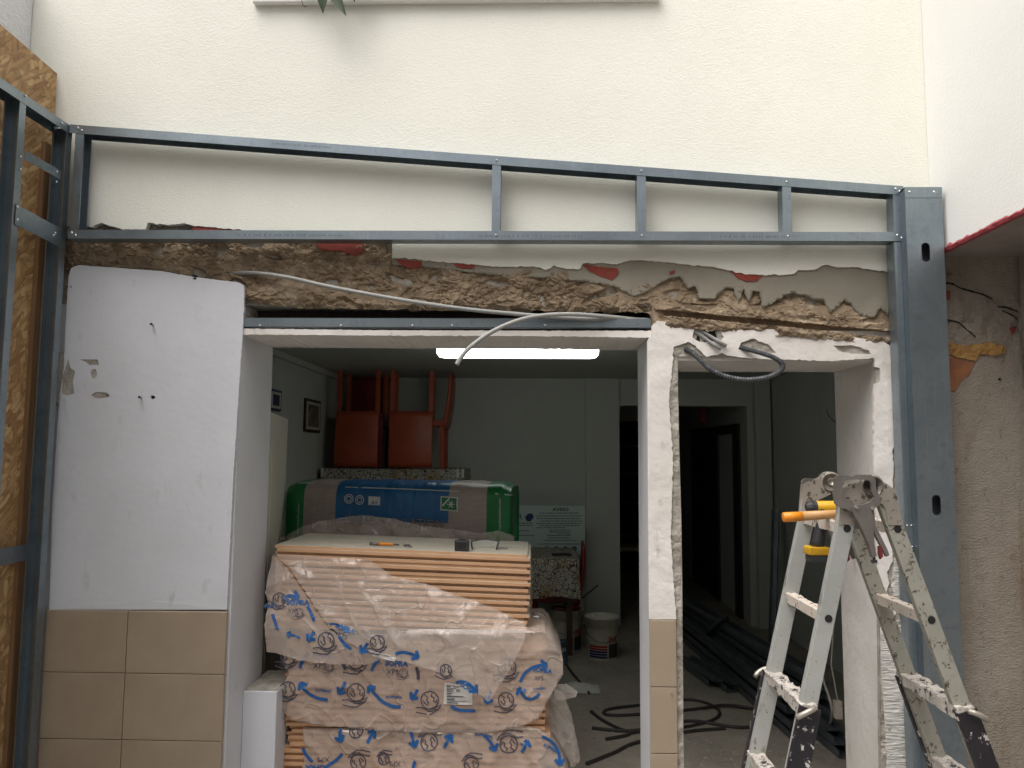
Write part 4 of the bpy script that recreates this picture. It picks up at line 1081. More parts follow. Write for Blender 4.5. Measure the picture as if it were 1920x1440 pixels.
for i, px in enumerate((1026, 1043, 1060, 1077)):
    mb = MB(); nn_ = 16
    mb.add([(px, 1029, 0)]+[(px+5.0*math.cos(2*math.pi*q/nn_), 1029+5.0*math.sin(2*math.pi*q/nn_), 0) for q in range(nn_)], [(0, 1+q, 1+(q+1) % nn_) for q in range(nn_)])
    lay(mb, nbm(0.0018), 'icon', 'icon_blue' if i else 'frame_black', nbd)
    mb = MB(); r_ = 4.0 if i == 0 else 2.3
    mb.add([(px, 1029, 0)]+[(px+r_*math.cos(2*math.pi*q/nn_)*(0.9 if i else 1), 1029+r_*math.sin(2*math.pi*q/nn_), 0) for q in range(nn_)], [(0, 1+q, 1+(q+1) % nn_) for q in range(nn_ if i == 0 else 9)])
    lay(mb, nbm(0.0030), 'icon_mark', 'sign_white', nbd)
# leaning support of the board: it stands on the table top behind
boxo('foot_batten', (bl.x+0.05, YN-0.02, 0.85), (br.x-0.1, YN+0.011, bb.z-0.0005), 'timber', nbd)
# dark tool on the side table
p = W(1046, 1043, 7.15)
tag(MB().tube(spline([(p.x-0.05, 7.15, 0.862), (p.x, 7.12, 0.866), (p.x+0.07, 7.16, 0.864), (p.x+0.12, 7.14, 0.862)], 5), 0.012, 8).build('hand_tool', 'tool_black'), 'small dark tool lying on the flowered table', 'tool')
# ------------------------------------------------------------------- buckets
def bucket(px, pyb, label, rot, hgt=0.36, r=0.145):
    c = WZ(px, pyb-4, 0.0)
    t = thing('paint_bucket', label, 'bucket', c, 'paint buckets on the floor')
    body = MB().lathe([(r*0.88, 0.0), (r*0.9, 0.006), (r*0.985, hgt*0.74), (r*1.0, hgt*0.75), (r*1.04, hgt*0.755), (r*1.04, hgt*0.98), (r*1.07, hgt*0.985), (r*1.07, hgt), (r*1.0, hgt), (r*0.97, hgt*0.9), (0.01, hgt*0.88)], c, 32).build('body', 'bucket_white', t, True)
    def wrap(mb, name, mat, off=0.0015):
        # x in degrees around the bucket, y in metres of height
        vv_ = []
        for p_ in mb.v:
            a_ = R(p_.x+rot-90); rr_ = r*(0.9+0.085*p_.y/(hgt*0.74))+off
            vv_.append(c+Vector((rr_*math.cos(a_), rr_*math.sin(a_), p_.y)))
        return obj(name, vv_, mb.f, mat, t)
    def band(a0_, a1_, z0_, z1_, nm, mat):
        mb_ = MB(); n_ = 10
        mb_.add([(a0_+(a1_-a0_)*i_/n_, z_, 0) for z_ in (z0_, z1_) for i_ in range(n_+1)], [(i_, i_+1, i_+n_+2, i_+n_+1) for i_ in range(n_)])
        wrap(mb_, nm, mat)
    z = 0.11
    for k_, m_ in enumerate(('bucket_red', 'bucket_red', 'bucket_blue', 'bucket_blue', 'bucket_blue')):
        band(-70, 2, z-0.022*k_, z-0.022*k_+0.016, 'stripe', m_)
    band(8, 62, 0.02, 0.14, 'print_panel', 'bucket_dark')
    v_, f_ = text2d('INK', 0.03); mb_ = MB(); mb_.add([(6+p_[0]*19, 0.150+p_[1]*0.055, 0) for p_ in v_], f_); wrap(mb_, 'lettering', 'bucket_red')
    hd = [c+Vector((r*1.07*math.cos(a_), -abs(r*1.07*math.sin(a_))*0.75-0.02*math.sin(a_), hgt*0.80-0.13*math.sin(a_))) for a_ in [math.pi*k_/14 for k_ in range(15)]]
    MB().tube(hd, 0.0025, 6).build('handle', 'wire', t)
    return t, c
b1, cb1 = bucket(1061, 1222, 'white paint bucket with brushes in it, behind the blue can', 24, 0.37)
b2_, cb2 = bucket(1129, 1236, 'white paint bucket lettered INK with red and blue stripes', 12, 0.355)
p = cb1
st = tag(MB().tube([p+Vector((0.02, -0.02, 0.335)), p+Vector((0.10, 0.02, 0.42)), p+Vector((0.30, 0.06, 0.57))], 0.007, 8).build('stirring_stick', 'frame_black'), 'thin dark stick leaning out of the left bucket', 'stick')
br_ = tag(MB().box(p+Vector((-0.10, -0.10, 0.372)), p+Vector((0.02, -0.02, 0.392))).tube([p+Vector((0.0, -0.06, 0.382)), p+Vector((0.11, -0.03, 0.384))], 0.012, 8).build('brush', 'chair_wine'), 'dark red brush lying across the left bucket', 'brush')
cc = WZ(1050, 1238, 0.0)+Vector((0, -0.1, 0))
cn = thing('paint_can', 'small dark blue paint can in front of the left bucket', 'can', cc)
rr = 0.062; hh_ = 0.19
MB().lathe([(rr, 0), (rr, hh_*0.94), (rr*1.04, hh_*0.95), (rr*1.04, hh_), (rr*0.9, hh_), (rr*0.88, hh_*0.97), (0.004, hh_*0.97)], cc, 24).build('body', 'can_blue', cn, True)
v_, f_ = text2d('AN', 0.02); obj('lettering', [cc+Vector(((rr+0.001)*math.cos(R(-108+p_[0]*34)), (rr+0.001)*math.sin(R(-108+p_[0]*34)), 0.11+p_[1]*0.035)) for p_ in v_], f_, 'ink_white', cn)
# ------------------------------------------------------------------- cables on the floor
def cable(name, label, pts, r, mat, group=None):
    o = MB().tube(spline(pts, 8), r, 8).build(name, mat, None, True); return tag(o, label, 'cable', group)
def fl(px, py, z=0.008): return WZ(px, py, z)
cable('cable', 'black cable looped on the floor behind the pillar', [fl(1108, 1334), fl(1140, 1356), fl(1190, 1372), fl(1290, 1362), fl(1345, 1345), fl(1340, 1325), fl(1290, 1312), fl(1200, 1322), fl(1140, 1330), fl(1138, 1340), fl(1190, 1340), fl(1300, 1330), fl(1360, 1322, 0.02), fl(1420, 1330)], 0.011, 'cable_black')
cable('cable', 'black cable running straight below the floor loops', [fl(1110, 1365), fl(1190, 1370), fl(1290, 1352), fl(1390, 1364), fl(1450, 1350), fl(1440, 1318)], 0.012, 'cable_black')
cable('cable', 'dark cable coming forward across the floor to the bottom', [fl(1100, 1432), fl(1150, 1412), fl(1195, 1392), fl(1290, 1372), fl(1360, 1366)], 0.012, 'cable_black')
cable('cable', 'dark cable running from the wrapped stack towards the buckets', [fl(1105, 1300), fl(1088, 1280), fl(1070, 1258), fl(1062, 1246)], 0.010, 'cable_black')
cable('cable', 'short black cable end pointing at the stack', [fl(1136, 1386), fl(1170, 1380), fl(1195, 1372), fl(1240, 1368)], 0.012, 'cable_black')
cable('cable', 'pale cable hanging down by the right door reveal', [W(1536, 1205, 5.0), W(1540, 1260, 5.0), WX(1560, 1330, 1.80)+Vector((0, 0, 0)), fl(1552, 1370), fl(1560, 1385), fl(1575, 1395)], 0.008, 'cable_white')
cable('cable', 'thin black wire curling from the right reveal', [W(1550, 765, 3.95), W(1553, 778, 3.93), W(1560, 786, 3.92), W(1566, 792, 3.905)], 0.0025, 'cable_black')
# ------------------------------------------------------------------- steel profiles on the floor
GP = 'steel profiles piled on the floor'
def profile(label, a, b_, web=0.09, fl_=0.045, roll=0.0, mat='galvanised_dull'):
    a, b_ = Vector(a), Vector(b_); d_ = (b_-a).normalized(); x_ = d_.cross(Vector((0, 0, 1))).normalized(); z_ = x_.cross(d_)
    xx = x_*math.cos(roll)+z_*math.sin(roll); yy = -x_*math.sin(roll)+z_*math.cos(roll)
    o = csec('steel_profile', mat, None, a-xx*web/2, (b_-a).length, xx, yy, d_, web, fl_)
    return tag(o, label, 'profile', GP)
words = ['lowest', 'second', 'third', 'fourth', 'fifth', 'sixth', 'topmost']
near = Vector((1.86, 4.75, 0.0)); far = Vector((1.62, 8.05, 0.0))
for i in range(7):
    o_ = Vector((random.uniform(-0.03, 0.03)-0.02*i, 0.10*i+random.uniform(-0.1, 0.1), 0.052*i+0.004))
    profile('long steel profile in the pile, %s from the floor' % words[i], near+o_+Vector((0.02*i, 0, 0)), far+o_+Vector((-0.01*i, 0, 0.0)), roll=0)
near2 = Vector((1.68, 4.95, 0.0)); far2 = Vector((1.46, 7.9, 0.0))
for i in range(4):
    o_ = Vector((random.uniform(-0.02, 0.02), 0.13*i, 0.052*i+0.004))
    profile('long steel profile in the pile\'s left row, %s from the floor' % words[i], near2+o_, far2+o_)
pc = fl(1372, 1300, 0)
for i, (dx, dy, L_, z_) in enumerate(((0, 0, 0.9, 0.004), (0.10, 0.05, 0.75, 0.004), (-0.10, 0.15, 0.8, 0.004), (0.03, 0.03, 0.7, 0.052), (-0.07, 0.1, 0.6, 0.053))):
    a = pc+Vector((dx, dy, z_)); profile(['middle', 'right', 'left', 'upper right', 'upper left'][i]+' short steel profile of the little pile by the cable loops', a, a+Vector((-0.14, L_, 0)), 0.08, 0.045)
profile('short steel profile propped crosswise on the long ones', fl(1312, 1206, 0.02), W(1362, 1160, 6.6), 0.06, 0.03)
q = W(1445, 1180, 7.0)
profile('single steel profile leaning upright against the dim right wall', (2.30, 7.6, 0.0), (2.44, 7.85, W(1437, 955, 7.85).z), 0.07, 0.04)
bx_ = thing('junction_box', 'small pinkish socket box hanging near the right reveal', 'socket', W(1571, 1340, 4.6))
c = W(1571, 1330, 4.6); boxo('box', (c.x-0.02, 4.58, c.z-0.05), (c.x+0.02, 4.62, c.z+0.05), 'rung_paint', bx_, bev=0.003)
MB().tube([c+Vector((0, 0, 0.05)), c+Vector((-0.03, 0, 0.25)), c+Vector((0.0, 0.02, 0.5))], 0.004, 6).build('lead', 'cable_white', bx_)
# =================================================================== insulation in the wide opening
fl0 = W(519, 1022, 3.80); fr0 = W(994, 1041, 3.80)      # front edge of the topmost board
TILT = math.atan2(fl0.z-fr0.z, fr0.x-fl0.x); LB = (fr0-fl0).length; BD = 0.58; ZP = fl0.z
NB = 13; BT = 0.030
bm_v = []
def board_mesh(L, D, t=BT, lap=0.014):
    """shiplap board: lower half pushed forward and right, upper half back and left"""
    mb = MB(); mb.bbox((0, 0, 0), (L, D-lap, t*0.52), 0.0012); mb.bbox((-lap, lap, t*0.5), (L-lap, D, t-0.0006), 0.0012)
    return mb
proto = board_mesh(LB, BD)
names = ['topmost', 'second', 'third', 'fourth', 'fifth', 'sixth', 'seventh', 'eighth', 'ninth', 'tenth', 'eleventh', 'twelfth', 'lowest']
first = None
for i in range(NB):
    z = ZP-BT*(i+1)
    lb = ('%s pink insulation board of the open stack' % names[i]) if i in (0, 12) else ('pink insulation board, %s from the top of the open stack' % names[i])
    if first is None:
        o = proto.build('insulation_board', 'xps', None, origin=(0, 0, 0)); first = o
        o.data.materials.append(MATS['xps_top'])
        for p in o.data.polygons:
            if p.normal.z > 0.9: p.material_index = 1
    else: o = link(first.copy())
    tag(o, lb, 'board', 'open stack of insulation boards')
    j = 0.004 if i else 0
    o.location = Vector((fl0.x, 3.80, z))+Vector((random.uniform(-j, j)*1.5-math.sin(TILT)*BT*i, random.uniform(-j, j), 0))
    o.rotation_euler = (0, TILT, random.uniform(-0.003, 0.003))
def ridge(x, z, sd, s=9.0):
    q = Vector((x*s+z*s*0.45, z*s*0.8-x*s*0.2, sd))
    return 1-abs(noise.noise(q))*2.2
def wr(x, z, sd, a=1.0):
    w1 = max(0, ridge(x, z, sd, 6))**2; w2 = max(0, ridge(x+3, z*1.2, sd+5, 15))**2
    return a*(0.010*w1**2+0.004*w2**2+0.012*noise.noise(Vector((x*4, z*5, sd+9)))+0.0012*noise.noise(Vector((x*30, z*22, sd))))
def pack(name, label, x0, x1, y0, y1, z0, n, group, left_out=None):
    t = thing(name, label, 'pack', ((x0+x1)/2, (y0+y1)/2, z0), group)
    first_ = None; mb = board_mesh(x1-x0, y1-y0)
    for i in range(n):
        z = z0+BT*i
        if first_ is None: o = mb.build('board', 'xps', t, origin=(0, 0, 0)); first_ = o
        else: o = link(first_.copy()); o.parent = t
        dx = random.uniform(-0.004, 0.004)+((left_out(i)) if left_out else 0)
        o.location = Vector((x0+dx, y0+random.uniform(-0.003, 0.003), z))-wl(t)
    return t
GK = 'film wrapped insulation packs'
pk2 = pack('insulation_pack', 'middle film wrapped insulation pack under the open stack', -1.165, 0.065, 3.745, 4.32, 0.484, 13, GK)
pk3 = pack('insulation_pack', 'bottom film wrapped insulation pack with boards jutting out at its left end', -1.145, 0.085, 3.755, 4.32, 0.03, 15, GK, left_out=lambda i: -0.05 if i < 12 else (-0.012 if i % 2 else 0))
for k in (-1.0, -0.55, -0.1): boxo('bearer', (k-0.05, 3.78, 0.0), (k+0.05, 4.3, 0.0295), 'timber', pk3)
# the film sheets
def surf(Y, sd, a=1.0, tilt=None):
    def f(px, py):
        p = W(px, py, Y(px, py) if callable(Y) else Y); p.y -= wr(p.x, p.z, sd, a); return p
    return f
s2 = surf(3.712, 2.0)
o2 = rag([(545, 1192), (534, 1212), (530, 1240), (543, 1262), (532, 1285), (526, 1310), (531, 1335), (546, 1350), (600, 1361), (700, 1367), (800, 1376), (900, 1374), (975, 1363), (1008, 1350), (1024, 1322), (1036, 1298), (1056, 1265), (1056, 1240), (1043, 1215), (1034, 1196), (1020, 1184)], 1.5, 6, 21)+[(1000, 1186), (760, 1188)]
f2 = patch('film', o2, s2, 'film_clear', pk2, sp=5, thick=0.56, smooth=True)
s3 = surf(3.722, 4.0)
o3 = rag([(566, 1368), (572, 1400), (566, 1450), (575, 1528)], 2, 6, 30)+[(1078, 1528)]+rag([(1078, 1528), (1066, 1460), (1050, 1420), (1030, 1385), (1010, 1368), (990, 1366)], 2, 6, 32)+[(900, 1372), (800, 1374), (700, 1370)]
f3 = patch('film', o3, s3, 'film_clear', pk3, sp=5, thick=0.5, smooth=True)
# loose skirt of film on the right
patch('loose_film', rag([(1030, 1285), (1058, 1300), (1072, 1340), (1084, 1400), (1088, 1425), (1072, 1440), (1060, 1410), (1040, 1375), (1018, 1360), (1030, 1285)], 2.5, 6, 40)[:-1], surf(3.86, 6.0, 2.0), 'film_milky', pk3, sp=6, smooth=True)
patch('loose_film', rag([(1036, 1285), (1062, 1281), (1083, 1296), (1080, 1306), (1060, 1312), (1042, 1314), (1036, 1285)], 1.5, 6, 42)[:-1], surf(3.80, 7.0, 1.0), 'film_milky', pk2, sp=5, smooth=True)
# torn film draped over the open stack
YD = lambda px, py: 3.768-0.118*min(1, max(0, (py-1045)/150.0))-0.03*max(0, (540-px)/40.0)
sa = surf(YD, 11.0, 1.3); sb = surf(lambda px, py: YD(px, py)+0.028, 13.0, 0.9)
dr = thing('torn_film', 'torn translucent film hanging diagonally over the front of the open board stack', 'film', W(700, 1310, 3.66))
oa = rag([(512, 1038), (600, 1044), (690, 1048), (735, 1079), (800, 1095), (900, 1130), (986, 1170), (984, 1200), (955, 1258), (930, 1295), (916, 1316)], 1.2, 6, 51)+rag([(916, 1316), (900, 1302), (880, 1290), (850, 1270), (800, 1254), (760, 1240), (700, 1228), (655, 1205), (615, 1172), (580, 1120), (545, 1065), (512, 1038)], 1.8, 6, 53)[1:-1]
fa1 = patch('flap', oa, sa, 'film_milky', dr, sp=5, smooth=True)
ob_ = rag([(512, 1040), (545, 1070), (580, 1125), (615, 1176), (655, 1210), (715, 1236), (690, 1246), (620, 1245), (560, 1238), (522, 1226), (500, 1222), (497, 1170), (503, 1130), (498, 1110), (505, 1070), (512, 1040)], 1.8, 6, 55)[:-1]
fb1 = patch('under_layer', ob_, sb, 'film_clear', dr, sp=5, smooth=True)
# a crumpled edge thrown back over the top
YK = lambda px, py: 4.47-0.04*(px-530)/430.0
patch('thrown_back_edge', rag([(520, 1012), (545, 1000), (560, 990), (600, 977), (680, 965), (735, 972), (790, 985), (850, 992), (900, 1000), (935, 994), (966, 1005), (962, 1016)], 2.5, 6, 57)+[(740, 1020)], surf(YK, 15.0, 2.2), 'film_milky', dr, sp=5, smooth=True)
# ------------------------------------------------------------------- print on the film
def bez(p0, p1, p2, n=9):
    return [((1-t)**2*p0[0]+2*t*(1-t)*p1[0]+t*t*p2[0], (1-t)**2*p0[1]+2*t*(1-t)*p1[1]+t*t*p2[1]) for t in [i/n for i in range(n+1)]]
def arrow(mb, p0, p1, p2, w_=6.0, head=14):
    c_ = bez(p0, p1, p2); mb.ribbon(c_, w_)
    d_ = (Vector(c_[-1])-Vector(c_[-2])).normalized(); e_ = Vector(c_[-1])+d_*1.5
    for s_ in (2.45, -2.45):
        q_ = Matrix.Rotation(s_, 2) @ d_; mb.ribbon([tuple(e_), tuple(e_+q_*head)], w_)
def globe(mb, cx, cy, r=15.0, rot=0.0, lw_=2.2):
    r *= 1.1
    M2 = Matrix.Rotation(rot, 2)
    def T2(pts): return [tuple(Vector((cx, cy))+M2 @ Vector(p)*r) for p in pts]
    mb.ribbon(T2([(math.cos(a_), math.sin(a_)-0.15) for a_ in [2*math.pi*k_/18 for k_ in range(19)]]), lw_)
    mb.ribbon(T2([(-0.6, -0.8), (-0.2, -0.5), (-0.35, -0.2), (-0.1, 0.1), (-0.3, 0.4), (-0.5, 0.2), (-0.75, -0.1)]), lw_)
    mb.ribbon(T2([(0.3, -0.95), (0.15, -0.6), (0.5, -0.4), (0.45, 0.0), (0.7, 0.15), (0.8, -0.2)]), lw_)
    mb.ribbon(T2([(-1.6, 0.75), (-0.9, 0.7), (-0.5, 0.95), (0.3, 0.85), (0.9, 0.55), (1.35, 0.35), (0.9, 1.0), (0.1, 1.5), (-0.7, 1.45), (-1.6, 1.25)]), lw_)
    mb.ribbon(T2([(-0.3, 1.1), (0.3, 1.15), (0.75, 0.9)]), lw_)
def prints(surface, off, parent, items):
    f_ = lambda a_, b_: surface(a_, b_)+Vector((0, -off, 0))
    for it in items:
        k_ = it[0]; mb = MB()
        if k_ == 'a': arrow(mb, *it[1:]); lay(sub(mb), f_, 'arrow_print', 'ink_blue', parent)
        elif k_ == 's': mb.ribbon(bez(*it[1:4]), 6.0); lay(sub(mb), f_, 'stroke_print', 'ink_blue' if len(it) < 5 else it[4], parent)
        elif k_ == 'g': globe(mb, *it[1:]); lay(mb, f_, 'globe_print', 'ink_dark', parent)
        elif k_ == 't':
            stamp(it[1], it[2], it[3]+{'SOPRA': -4.5, 'XPS': 1.0}.get(it[1], 0)*(1 if abs(it[5] if len(it) > 5 else 0) < 1 else -1), it[4]*1.1, it[5] if len(it) > 5 else 0.0, it[6] if len(it) > 6 else 0.06, mb)
            lay(mb, f_, 'lettering', it[7] if len(it) > 7 else 'ink_blue', parent)
def sub(mb): return mb
prints(s2, 0.004, f2, [('g', 951, 1253), ('g', 541, 1293, 13, 0.1), ('g', 668, 1300), ('g', 806, 1314), ('g', 949, 1314, 13), ('g', 668, 1240, 14), ('g', 541, 1232, 13, 0.1),
    ('t', 'SOPRA', 586, 1240, 9.0), ('t', 'XPS', 588, 1251, 9.5, 0.0, 0.0, 'ink_dark'), ('g', 618, 1249, 7, 0, 1.0),
    ('t', 'SOPRA', 722, 1252, 9.0, 0.05), ('t', 'XPS', 724, 1263, 9.5, 0.05, 0.0, 'ink_dark'), ('g', 757, 1262, 7, 0, 1.0),
    ('s', (563, 1252), (567, 1236), (580, 1222), 'ink_blue'), ('s', (632, 1230), (643, 1240), (648, 1255), 'ink_dark'), ('s', (697, 1257), (701, 1245), (712, 1236), 'ink_blue'), ('s', (781, 1250), (785, 1262), (785, 1273), 'ink_dark'),
    ('a', (615, 1311), (582, 1312), (565, 1280)), ('a', (752, 1324), (722, 1328), (693, 1286)), ('a', (648, 1277), (646, 1288), (637, 1299)), ('a', (784, 1292), (779, 1301), (772, 1309)), ('a', (921, 1297), (917, 1307), (912, 1316)),
    ('t', 'SOPREMA', 592, 1296, 4.6, 0.03, 0.05), ('t', 'SOPREMA', 724, 1308, 4.6, 0.03, 0.05), ('s', (846, 1323), (858, 1334), (892, 1331)),
    ('a', (1012, 1300), (990, 1325), (973, 1290)), ('a', (976, 1278), (984, 1248), (1024, 1246)), ('t', 'SOPRA', 999, 1262, 7.5, 0.15), ('t', 'XPS', 1001, 1272, 7.0, 0.15, 0.0, 'ink_dark'), ('t', 'SOPREMA', 1000, 1294, 3.6, -0.1, 0.05)])
lay_label = patch('paper_label', [(834, 1279), (886, 1285), (886, 1320), (832, 1319)], lambda a_, b_: s2(a_, b_)+Vector((0, -0.003, 0)), 'label_paper', f2, sp=6)
mb = MB(); rng = random.Random(3)
for y in range(1283, 1318, 3):
    mb.ribbon([(838, y), (838+rng.uniform(8, 36), y+1)], 1.0 if y % 2 else 1.8)
tag(lay(mb, lambda a_, b_: s2(a_, b_)+Vector((0, -0.0045, 0)), 'label_print', 'ink_dark', f2), kind='stuff')
prints(s3, 0.004, f3, [('a', (640, 1365), (636, 1378), (640, 1388)), ('a', (690, 1392), (694, 1380), (702, 1371)), ('a', (770, 1368), (774, 1386), (778, 1398)), ('a', (833, 1402), (838, 1390), (846, 1379)), ('a', (908, 1378), (922, 1390), (929, 1404)), ('a', (978, 1410), (986, 1398), (988, 1388)), ('a', (1016, 1380), (1050, 1390), (1050, 1432)),
    ('g', 805, 1388, 14, math.pi), ('g', 954, 1392, 15, math.pi), ('g', 668, 1368, 11, math.pi), ('g', 672, 1426, 13, math.pi), ('g', 720, 1422, 9, math.pi), ('g', 884, 1430, 12, math.pi),
    ('s', (568, 1402), (574, 1418), (586, 1428)), ('s', (642, 1412), (636, 1424), (610, 1438)), ('t', 'XPS', 618, 1420, 9, math.pi, 0.0, 'ink_dark'), ('t', 'SOPRA', 616, 1430, 9, math.pi), ('t', 'XPS', 752, 1428, 9, math.pi, 0.0, 'ink_dark'),
    ('t', 'SOPREMA', 890, 1378, 5, 0.1, 0.05), ('t', 'SOPREMA', 1018, 1398, 5.5, 0.5, 0.05), ('s', (775, 1440), (776, 1430), (780, 1425)), ('t', 'SOPRA', 766, 1439, 9, math.pi)])
prints(sb, 0.004, fb1, [('a', (533, 1126), (536, 1112), (560, 1118)), ('t', 'SOPRA', 538, 1137, 9.0, 0.04), ('t', 'XPS', 540, 1147, 8, 0.1, 0.0, 'ink_dark'), ('g', 562, 1148, 7, 0, 1.0), ('s', (577, 1136), (586, 1150), (589, 1164)), ('a', (589, 1184), (585, 1192), (579, 1200)), ('g', 612, 1203, 14), ('a', (563, 1196), (552, 1190), (540, 1188), 4, 9),
    ('t', 'PRA', 497, 1140, 6.5, -0.1), ('g', 524, 1125, 11, 0.4), ('s', (512, 1150), (516, 1165), (522, 1180))])
prints(sa, 0.004, fa1, [('t', 'SOPRA', 628, 1180, 8, 0.35), ('t', 'XPS', 632, 1190, 8, 0.35, 0.0, 'ink_dark'), ('a', (618, 1170), (634, 1166), (652, 1182), 4, 9), ('s', (636, 1192), (644, 1206), (660, 1216)), ('a', (690, 1205), (686, 1212), (678, 1222)), ('g', 708, 1206, 12), ('a', (742, 1226), (760, 1216), (784, 1232)), ('t', 'SOPRA', 862, 1290, 8, 0.45), ('a', (855, 1280), (872, 1268), (892, 1296)), ('g', 836, 1258, 10, 0.3)])
patch('paper_label', [(692, 1219), (744, 1232), (740, 1239), (700, 1230)], lambda a_, b_: sa(a_, b_)+Vector((0, -0.003, 0)), 'label_paper', fa1, sp=6)
# ------------------------------------------------------------------- second stack behind and the bag on it
def wrapped(name, label, x0, x1, y0, y1, z0, z1, group):
    t = thing(name, label, 'pack', ((x0+x1)/2, (y0+y1)/2, z0), group)
    boxo('boards', (x0+0.01, y0+0.012, z0+0.002), (x1-0.01, y1-0.01, z1-0.012), 'xps', t)
    v = []; f = []; n_ = 20
    mb = MB().bbox((x0, y0, z0), (x1, y1, z1), 0.01)
    mb.build('film', 'film_milky', t)
wrapped('insulation_pack', 'hidden lower insulation pack of the rear stack below the green bag', -1.22, 0.02, 4.62, 5.2, 0.0, 0.56, GK)
wrapped('insulation_pack', 'upper insulation pack of the rear stack carrying the green bag', -1.24, 0.0, 4.63, 5.2, 0.561, 1.12, GK)
bg_ = thing('insulation_bag', 'green and blue plastic bag of mineral wool insulation behind the boards', 'bag', (-0.62, 4.9, 1.121))
b0 = W(531, 960, 4.72); b1_ = W(956, 960, 4.58); zt0 = W(750, 902, 4.75).z
BL = (Vector((b1_.x, b1_.y, 0))-Vector((b0.x, b0.y, 0))); LBG = BL.length; bux = BL.normalized(); buy = Vector((-bux.y, bux.x, 0))
HB = zt0-1.121; DBG = 0.50
def bagpt(u, t):
    """u along the bag 0..1, t around its section 0..1 (front bottom, front, top, back)"""
    e_ = min(u, 1-u); sh_ = 1-0.10*math.exp(-(e_/0.03)**2) - 0.02*math.exp(-(e_/0.12)**2)
    a_ = 2*math.pi*t; c_, s_ = math.cos(a_), math.sin(a_); nexp = 0.42
    yy = -math.copysign(abs(c_)**nexp, c_)*DBG/2*sh_; zz = math.copysign(abs(s_)**nexp, s_)*HB/2*sh_+HB/2
    p = Vector((b0.x, b0.y, 1.121))+bux*(u*LBG)+buy*(yy+DBG/2)+Vector((0, 0, zz))
    k_ = 0.006*noise.noise(Vector((u*14, t*9, 3)))+0.004*noise.noise(Vector((u*50, t*5, 7)))
    return p+Vector((0, -k_, k_))
ZBLUE = (W(750, 968, 4.60).z-1.121)/HB
nu, ntt = 110, 96
v = [bagpt(i/nu, j/ntt) for i in range(nu+1) for j in range(ntt)]; f = []; fm = []
for i in range(nu):
    for j in range(ntt):
        f.append((i*ntt+j, i*ntt+(j+1) % ntt, (i+1)*ntt+(j+1) % ntt, (i+1)*ntt+j))
        u = (i+0.5)/nu; t = (j+0.5)/ntt; zq = (bagpt(u, t).z-1.121)/HB
        m_ = 1
        if u < 0.095 or u > 0.90: m_ = 0
        elif 0.235 < u < 0.735 and zq > ZBLUE: m_ = 2
        fm.append(m_)
f.append(tuple(range(ntt))); f.append(tuple(reversed(range(nu*ntt, (nu+1)*ntt)))); fm += [0, 0]
bag = obj('bag', v, f, None, bg_, True, mats=['bag_green', 'bag_grey', 'bag_blue'], fm=fm)
def bagsurf(off):
    def g_(px, py):
        # front face of the bag, found by its height and length
        p = W(px, py, 4.64); u = (Vector((p.x, p.y, 0))-Vector((b0.x, b0.y, 0))).dot(bux)/LBG
        lo_, hi_ = -0.25, 0.25
        for _ in range(22):
            m_ = (lo_+hi_)/2
            if bagpt(u, m_).z < p.z: lo_ = m_
            else: hi_ = m_
        return bagpt(u, (lo_+hi_)/2)+Vector((0, -off, 0))
    return g_
bs_ = bagsurf(0.004)
mb = MB(); stamp('KNAUFINSULATION', 642, 983, 17.5, 0.045, 0.03, mb, sx=0.86); lay(mb, bs_, 'lettering', 'ink_dark', bag)
mb = MB(); stamp('KNAUFINSULATION', 642, 983, 17.5, 0.045, -0.02, mb, sx=0.86); lay(mb, bagsurf(0.0055), 'lettering_fill', 'bag_grey', bag)
for (cx, cy) in ((650, 936), (671, 938)):
    mb = MB()
    for r_ in (8.2, 4.6): mb.ribbon([(cx+r_*math.cos(2*math.pi*k_/20), cy+r_*math.sin(2*math.pi*k_/20)) for k_ in range(21)], 1.5)
    lay(mb, bs_, 'round_emblem', 'ink_white', bag)
patch('emblem_plate', [(688, 931), (711, 932), (711, 948), (688, 947)], bs_, 'ink_white', bag, sp=5)
mb = MB(); stamp('A+', 694, 946, 7, 0.03, 0.03, mb); lay(mb, bagsurf(0.006), 'lettering', 'bag_blue', bag)
patch('emblem_plate', [(827, 930), (860, 932), (860, 958), (827, 956)], bs_, 'ink_white', bag, sp=5)
patch('emblem_field', [(829, 932), (858, 934), (858, 956), (829, 954)], bagsurf(0.0052), 'bag_green', bag, sp=5)
mb = MB()
for k_ in range(3): a_ = k_*math.pi/3; mb.ribbon([(847-7*math.cos(a_), 945-7*math.sin(a_)), (847+7*math.cos(a_), 945+7*math.sin(a_))], 1.8)
lay(mb, bagsurf(0.0065), 'star_mark', 'ink_white', bag)
mb = MB(); mb.ribbon([(831, 948), (844, 934)], 3.0); lay(mb, bagsurf(0.0065), 'star_mark', 'ink_white', bag)
mb = MB(); mb.ribbon([(540, 907), (572, 907)], 1.6); lay(mb, bs_, 'white_line', 'ink_white', bag)
mb = MB(); mb.ribbon([(640, 914), (750, 917), (862, 921)], 1.8); lay(mb, bs_, 'white_line', 'ink_white', bag)
mb = MB(); mb.ribbon([(930, 925), (962, 928)], 1.8); lay(mb, bs_, 'white_line', 'ink_white', bag)
mb = MB(); stamp('knaufinsulation.com', 941, 992, 5.2, -math.pi/2, 0.0, mb); lay(mb, bs_, 'lettering', 'ink_white', bag)
mb = MB(); stamp('www.knaufinsulation', 551, 1004, 5.0, -math.pi/2+0.03, 0.0, mb); lay(mb, bs_, 'lettering', 'ink_white', bag)
